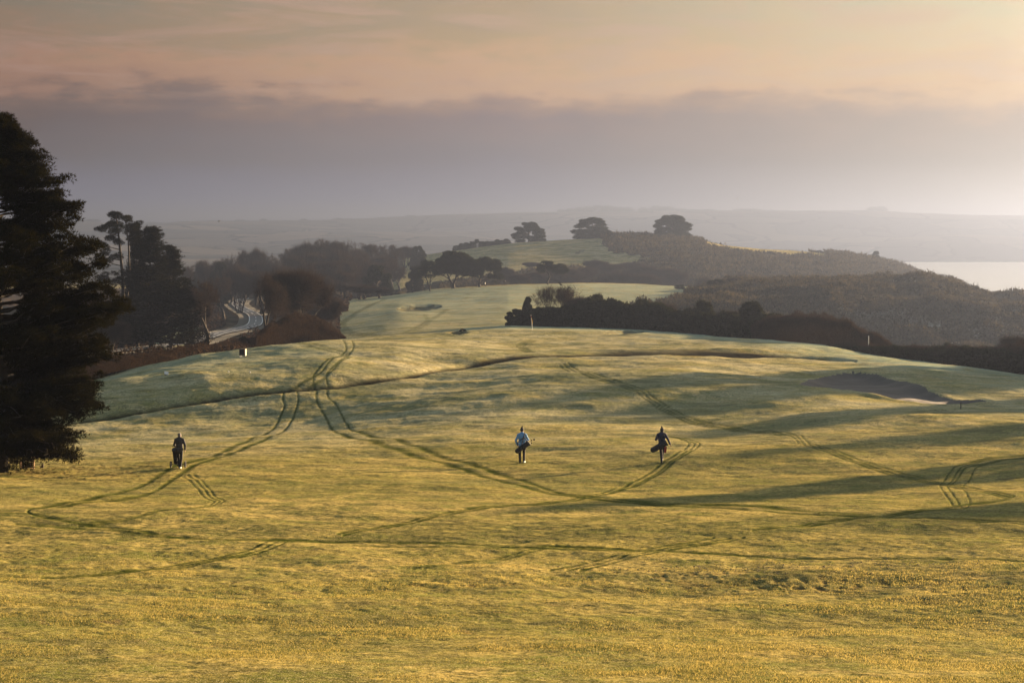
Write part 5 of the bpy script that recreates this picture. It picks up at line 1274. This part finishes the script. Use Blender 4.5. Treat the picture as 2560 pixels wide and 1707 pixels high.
def bird(p, rz, lb, perched=True, sc_=1.0):
    t = empty('crow' if perched else 'bird', tuple(p), rz); t.scale = (sc_,) * 3; prop(t, lb, 'bird')
    q = MB(); q.ball((0, 0, 0.15), (0.10, 0.19, 0.09), 8, 12, Matrix.Rotation(0.5, 3, 'X')); q.ball((0, 0.17, 0.27), (0.06, 0.07, 0.06)); q.tube((0, 0.22, 0.27), (0, 0.31, 0.25), 0.022, 0.005, 8); q.tube((0, -0.12, 0.10), (0, -0.36, 0.02), 0.06, 0.035, 8)
    if perched: q.tube((0.03, 0, 0.1), (0.03, 0, -0.02), 0.012); q.tube((-0.03, 0, 0.1), (-0.03, 0, -0.02), 0.012)
    remeshed(q, 'body', M['bird'], t, 0.015)
    for s in (-1, 1):
        w = MB()
        if perched: w.ball((s * 0.09, -0.06, 0.15), (0.03, 0.2, 0.08), 8, 12, Matrix.Rotation(0.4, 3, 'X'))
        else:
            w.add([(s * 0.05, 0.08, 0.17), (s * 0.05, -0.10, 0.16), (s * 0.5, -0.08, 0.34), (s * 0.55, 0.04, 0.36), (s * 0.9, -0.10, 0.26), (s * 0.05, 0.08, 0.19), (s * 0.5, -0.02, 0.37)], [(0, 1, 2, 3), (3, 2, 4), (0, 3, 6, 5)])
        w.build('wing', M['bird'], t)
def pt(u, v, Y):
    a, s = ray(u, v); return (float(a) * Y, Y, CZ + float(s) * Y)
bird(pt(1397, 709, 329), 1.2, 'topmost black crow perched on the pale bare shrub', sc_=1.35)
bird(pt(1401, 714, 329), 1.0, 'black crow just below the topmost one on the bare shrub', sc_=1.35)
bird(pt(1424, 722, 330), 0.8, 'lone black crow on the right twigs of the bare shrub', sc_=1.2)
bird(pt(1843, 497, 420), 0.2, 'tiny dark bird flying high above the bay, right of the headland trees', False, 0.6)
bird(pt(548, 555, 420), -1.0, 'tiny dark bird in front of the far hills, above the left wood', False, 1.0)
bird(pt(1695, 546, 700), 0.6, 'tiny bird above the rightmost headland tree', False, 1.2)

OFF_TREES = [(60, 117, 13, 7), (60, 101, 11.5, 7), (78, 152, 14, 9), (79, 173, 13, 10), (86, 204, 12, 12), (97, 216, 13, 13), (80, 192, 10, 10), (106, 232, 13, 14), (94, 190, 14, 12), (70, 140, 10, 7), (73, 204, 17, 14), (81, 198, 16, 15)]  # last two are unseen trees added to shade the large bunker
OFF_LAB = ['tall evergreen outside the right edge casting the long lower shadow', 'shorter bare tree outside the right edge, nearest to the viewer', 'bare tree outside the right edge level with the three golfers', 'twiggy dense tree outside the right edge, just past the golfers', 'large evergreen outside the right edge, beyond the marker post', 'wide bare tree outside the right edge, behind the hedge line', 'small bare tree outside the right edge, near the marker post', 'farthest dense twiggy tree outside the right edge', 'tall dense evergreen outside the right edge between the wide ones', 'slim bare tree outside the right edge, between two shadows', 'unseen dense tree added beyond the right edge to shade the left end of the large bunker', 'unseen dense tree added beyond the right edge to shade the right end of the large bunker']
# tall trees beyond the right edge of the view; their long shadows fall across the grass
for i, (x, yv, h, w) in enumerate(OFF_TREES):
    b = np.array([x, yv, float(gz(x, yv))])
    inst([PD[0], PB[1], PB[2], PBd[0]][i % 4] if i < 10 else PD[i % 2], 'unseen_tree', tuple(b), h, w, i * 1.3, OFF_LAB[i], 'tree')

# ------------------------------------------------------------------ camera, light, sky, air
EXPO = 2.88
HCOL = (0.119, 0.153, 0.246, 1); HDEN = 0.00035; HANI = 0.67
cam = bpy.data.cameras.new('camera'); co = bpy.data.objects.new('camera', cam); COL.objects.link(co)
cam.sensor_width = 36.0; cam.lens = 36.0 * F / 2560.0; cam.clip_start = 0.5; cam.clip_end = 40000
co.location = (0, 0, CZ); co.rotation_euler = (math.pi / 2 - PIT, 0, 0); SC.camera = co

az, el = math.radians(SUN_AZ), math.radians(SUN_EL)
sd_ = Vector((math.sin(az) * math.cos(el), math.cos(az) * math.cos(el), math.sin(el)))
sun = bpy.data.lights.new('sun', 'SUN'); sun.energy = 5.0; sun.angle = math.radians(0.8); sun.color = (1.0, 0.70, 0.40)
so = bpy.data.objects.new('sun', sun); COL.objects.link(so); so.rotation_euler = sd_.to_track_quat('Z', 'Y').to_euler()
so.location = (100, 80, 140)

def s2l(c):
    return [((x / 255.0) / 12.92 if x / 255.0 <= 0.04045 else ((x / 255.0 + 0.055) / 1.055) ** 2.4) for x in c]

def world():
    W = bpy.data.worlds.new('World'); SC.world = W; W.use_nodes = True
    nt = W.node_tree; N = nt.nodes; L = nt.links; N.clear()
    out = N.new('ShaderNodeOutputWorld'); bg = N.new('ShaderNodeBackground'); bg.inputs['Strength'].default_value = 0.1
    L.new(bg.outputs[0], out.inputs['Surface'])
    sky = N.new('ShaderNodeTexSky'); sky.sky_type = 'NISHITA'; sky.sun_disc = False
    sky.sun_elevation = el; sky.sun_rotation = az; sky.air_density = 1.2; sky.dust_density = 2.0
    tc = N.new('ShaderNodeTexCoord'); sep = N.new('ShaderNodeSeparateXYZ'); L.new(tc.outputs['Generated'], sep.inputs[0])
    def m(op, a, b=None, c=None):
        x = N.new('ShaderNodeMath'); x.operation = op
        for i, s in enumerate((a, b, c)):
            if s is None: continue
            if isinstance(s, (int, float)): x.inputs[i].default_value = s
            else: L.new(s, x.inputs[i])
        return x.outputs[0]
    e = m('MULTIPLY', m('ARCSINE', sep.outputs['Z']), 57.2958)
    azn = m('MULTIPLY', m('ARCTAN2', sep.outputs['X'], sep.outputs['Y']), 57.2958)
    cmb = N.new('ShaderNodeCombineXYZ'); L.new(azn, cmb.inputs[0]); L.new(e, cmb.inputs[1])
    def nz(sx, sy, det, off, rough=0.55, dist=0.0):
        mp = N.new('ShaderNodeMapping'); mp.inputs['Scale'].default_value = (sx, sy, 1); mp.inputs['Location'].default_value = (off, off, 0)
        L.new(cmb.outputs[0], mp.inputs['Vector']); n = N.new('ShaderNodeTexNoise'); n.inputs['Scale'].default_value = 1; n.inputs['Detail'].default_value = det
        n.inputs['Roughness'].default_value = rough; n.inputs['Distortion'].default_value = dist; L.new(mp.outputs[0], n.inputs['Vector']); return n.outputs['Fac']
    n1 = nz(0.16, 0.9, 5, 3.3); n2 = nz(0.55, 1.5, 5, 9.1, 0.6)
    # warp mostly near the cloud top, hardly at the horizon
    wa = m('MULTIPLY', m('ADD', m('MULTIPLY', m('SUBTRACT', n1, 0.5), 2.8), m('MULTIPLY', m('SUBTRACT', n2, 0.5), 2.2)), m('MINIMUM', 1.0, m('MAXIMUM', 0.0, m('DIVIDE', m('SUBTRACT', e, 1.5), 3.0))))
    ew = m('ADD', e, wa)
    def ramp(stops):
        r = N.new('ShaderNodeValToRGB'); el_ = r.color_ramp.elements
        while len(el_) > 1: el_.remove(el_[-1])
        for i, (v, c) in enumerate(stops):
            pos = ((590 - v) / F * 57.2958 + 2) / 12.0
            q = el_[0] if i == 0 else el_.new(pos)
            q.position = pos; q.color = (*c, 1)
        mr = m('DIVIDE', m('ADD', ew, 2.0), 12.0); L.new(mr, r.inputs['Fac']); return r.outputs['Color']
    left = ramp(unveil(SKY_L, HZ['L'])); mid = ramp(unveil(SKY_M, HZ['M'])); right = ramp(unveil(SKY_R, HZ['R']))
    def mixc(f, a, b):
        x = N.new('ShaderNodeMix'); x.data_type = 'RGBA'; L.new(f, x.inputs['Factor'])
        for s, k in ((a, 'A'), (b, 'B')):
            if isinstance(s, tuple): x.inputs[k].default_value = s
            else: L.new(s, x.inputs[k])
        return x.outputs['Result']
    def rng(s, a, b):
        x = N.new('ShaderNodeMapRange'); x.inputs['From Min'].default_value = a; x.inputs['From Max'].default_value = b; L.new(s, x.inputs['Value']); return x.outputs['Result']
    c = mixc(rng(azn, -15, 0), left, mid); c = mixc(rng(azn, 0, 15), c, right)
    # soft wisps above the bank
    wis = m('MULTIPLY', rng(nz(0.20, 1.3, 7, 21.0, 0.65, 0.9), 0.46, 0.66), m('MULTIPLY', rng(e, 3.8, 4.8), 0.8))
    c = mixc(wis, c, mixc(rng(azn, -18, 18), (*s2l((172, 132, 116)), 1), (*s2l((232, 200, 164)), 1)))
    dk = m('MULTIPLY', rng(nz(0.12, 0.9, 5, 33.0, 0.55), 0.42, 0.75), m('MULTIPLY', rng(m('ABSOLUTE', m('SUBTRACT', e, 3.4)), 1.6, 0.2), 0.35))
    c = mixc(dk, c, mixc(rng(azn, -18, 18), (*s2l((98, 92, 100)), 1), (*s2l((178, 160, 146)), 1)))
    # brighter towards the sun, scaled to scene radiance
    glow = m('ADD', 1.0, m('MULTIPLY', rng(m('ABSOLUTE', m('SUBTRACT', azn, SUN_AZ)), 32, 0), 3.0))
    gain = m('MULTIPLY', glow, 10.0 / (2 ** EXPO))
    vm = N.new('ShaderNodeVectorMath'); vm.operation = 'SCALE'; L.new(c, vm.inputs[0]); L.new(gain, vm.inputs['Scale'])
    sm = N.new('ShaderNodeVectorMath'); sm.operation = 'SCALE'; L.new(sky.outputs[0], sm.inputs[0]); sm.inputs['Scale'].default_value = SKYK
    fin = mixc(rng(e, 10.0, 24), vm.outputs[0], sm.outputs[0])
    L.new(fin, bg.inputs['Color'])
SKYK = 0.38
SKY_L = [(590, (124, 125, 150)), (500, (116, 117, 140)), (400, (110, 107, 120)), (310, (108, 99, 107)), (268, (118, 103, 106)), (235, (146, 118, 112)), (170, (158, 126, 114)), (110, (144, 122, 110)), (0, (128, 122, 114)), (-150, (120, 120, 118))]
SKY_M = [(590, (162, 154, 158)), (500, (148, 141, 150)), (400, (144, 134, 138)), (310, (150, 134, 134)), (268, (164, 141, 132)), (225, (196, 163, 140)), (170, (200, 166, 138)), (110, (184, 160, 132)), (0, (178, 157, 135)), (-150, (150, 148, 138))]
SKY_R = [(590, (216, 204, 190)), (500, (200, 187, 172)), (400, (190, 176, 160)), (310, (194, 175, 156)), (268, (208, 182, 156)), (225, (226, 194, 158)), (150, (228, 201, 163)), (70, (226, 206, 170)), (0, (220, 206, 172)), (-150, (210, 204, 182))]
HZ = dict(L=(0.19, 0.195, 0.26), M=(0.34, 0.30, 0.31), R=(0.62, 0.54, 0.46))
def unveil(tab, hz):
    """what the sky must be behind the haze to look like the wanted colour"""
    out = []
    for v, c in tab:
        e = max(0.6, (590 - v) / F * 57.2958); T = math.exp(-HDEN * 98 / math.sin(math.radians(e)))
        if e < 1.5: T = max(T, 0.35)
        lc = s2l(c); o = [max(0.035, (a - (1 - T) * h) / T) for a, h in zip(lc, hz)]
        out.append((v, o))
    out.insert(0, (760, out[0][1])); return out
world()

def haze():
    q = MB(); x0, x1, y0, y1, z0, z1 = -9600, 9600, -500, 9400, -12, CZ + 98
    q.box(((x0 + x1) / 2, (y0 + y1) / 2, (z0 + z1) / 2), (x1 - x0, y1 - y0, z1 - z0))
    m, nt, N, L = new_mat('morning_haze'); out = N.new('ShaderNodeOutputMaterial'); v = N.new('ShaderNodeVolumePrincipled')
    v.inputs['Color'].default_value = HCOL; v.inputs['Density'].default_value = HDEN; v.inputs['Anisotropy'].default_value = HANI
    L.new(v.outputs[0], out.inputs['Volume']); m.cycles.homogeneous_volume = True; m.cycles.volume_sampling = 'DISTANCE'
    prop(q.build('haze', m), kind='stuff', label='thin morning haze over the whole coast')
haze()

SC.render.engine = 'CYCLES'
SC.view_settings.view_transform = 'Standard'; SC.view_settings.look = 'None'; SC.view_settings.exposure = EXPO; SC.view_settings.gamma = 1.0
SC.cycles.use_denoising = True; SC.cycles.max_bounces = 4; SC.cycles.diffuse_bounces = 2; SC.cycles.volume_bounces = 0; SC.cycles.transparent_max_bounces = 8
SC.cycles.sample_clamp_indirect = 2.0; SC.cycles.sample_clamp_direct = 8.0
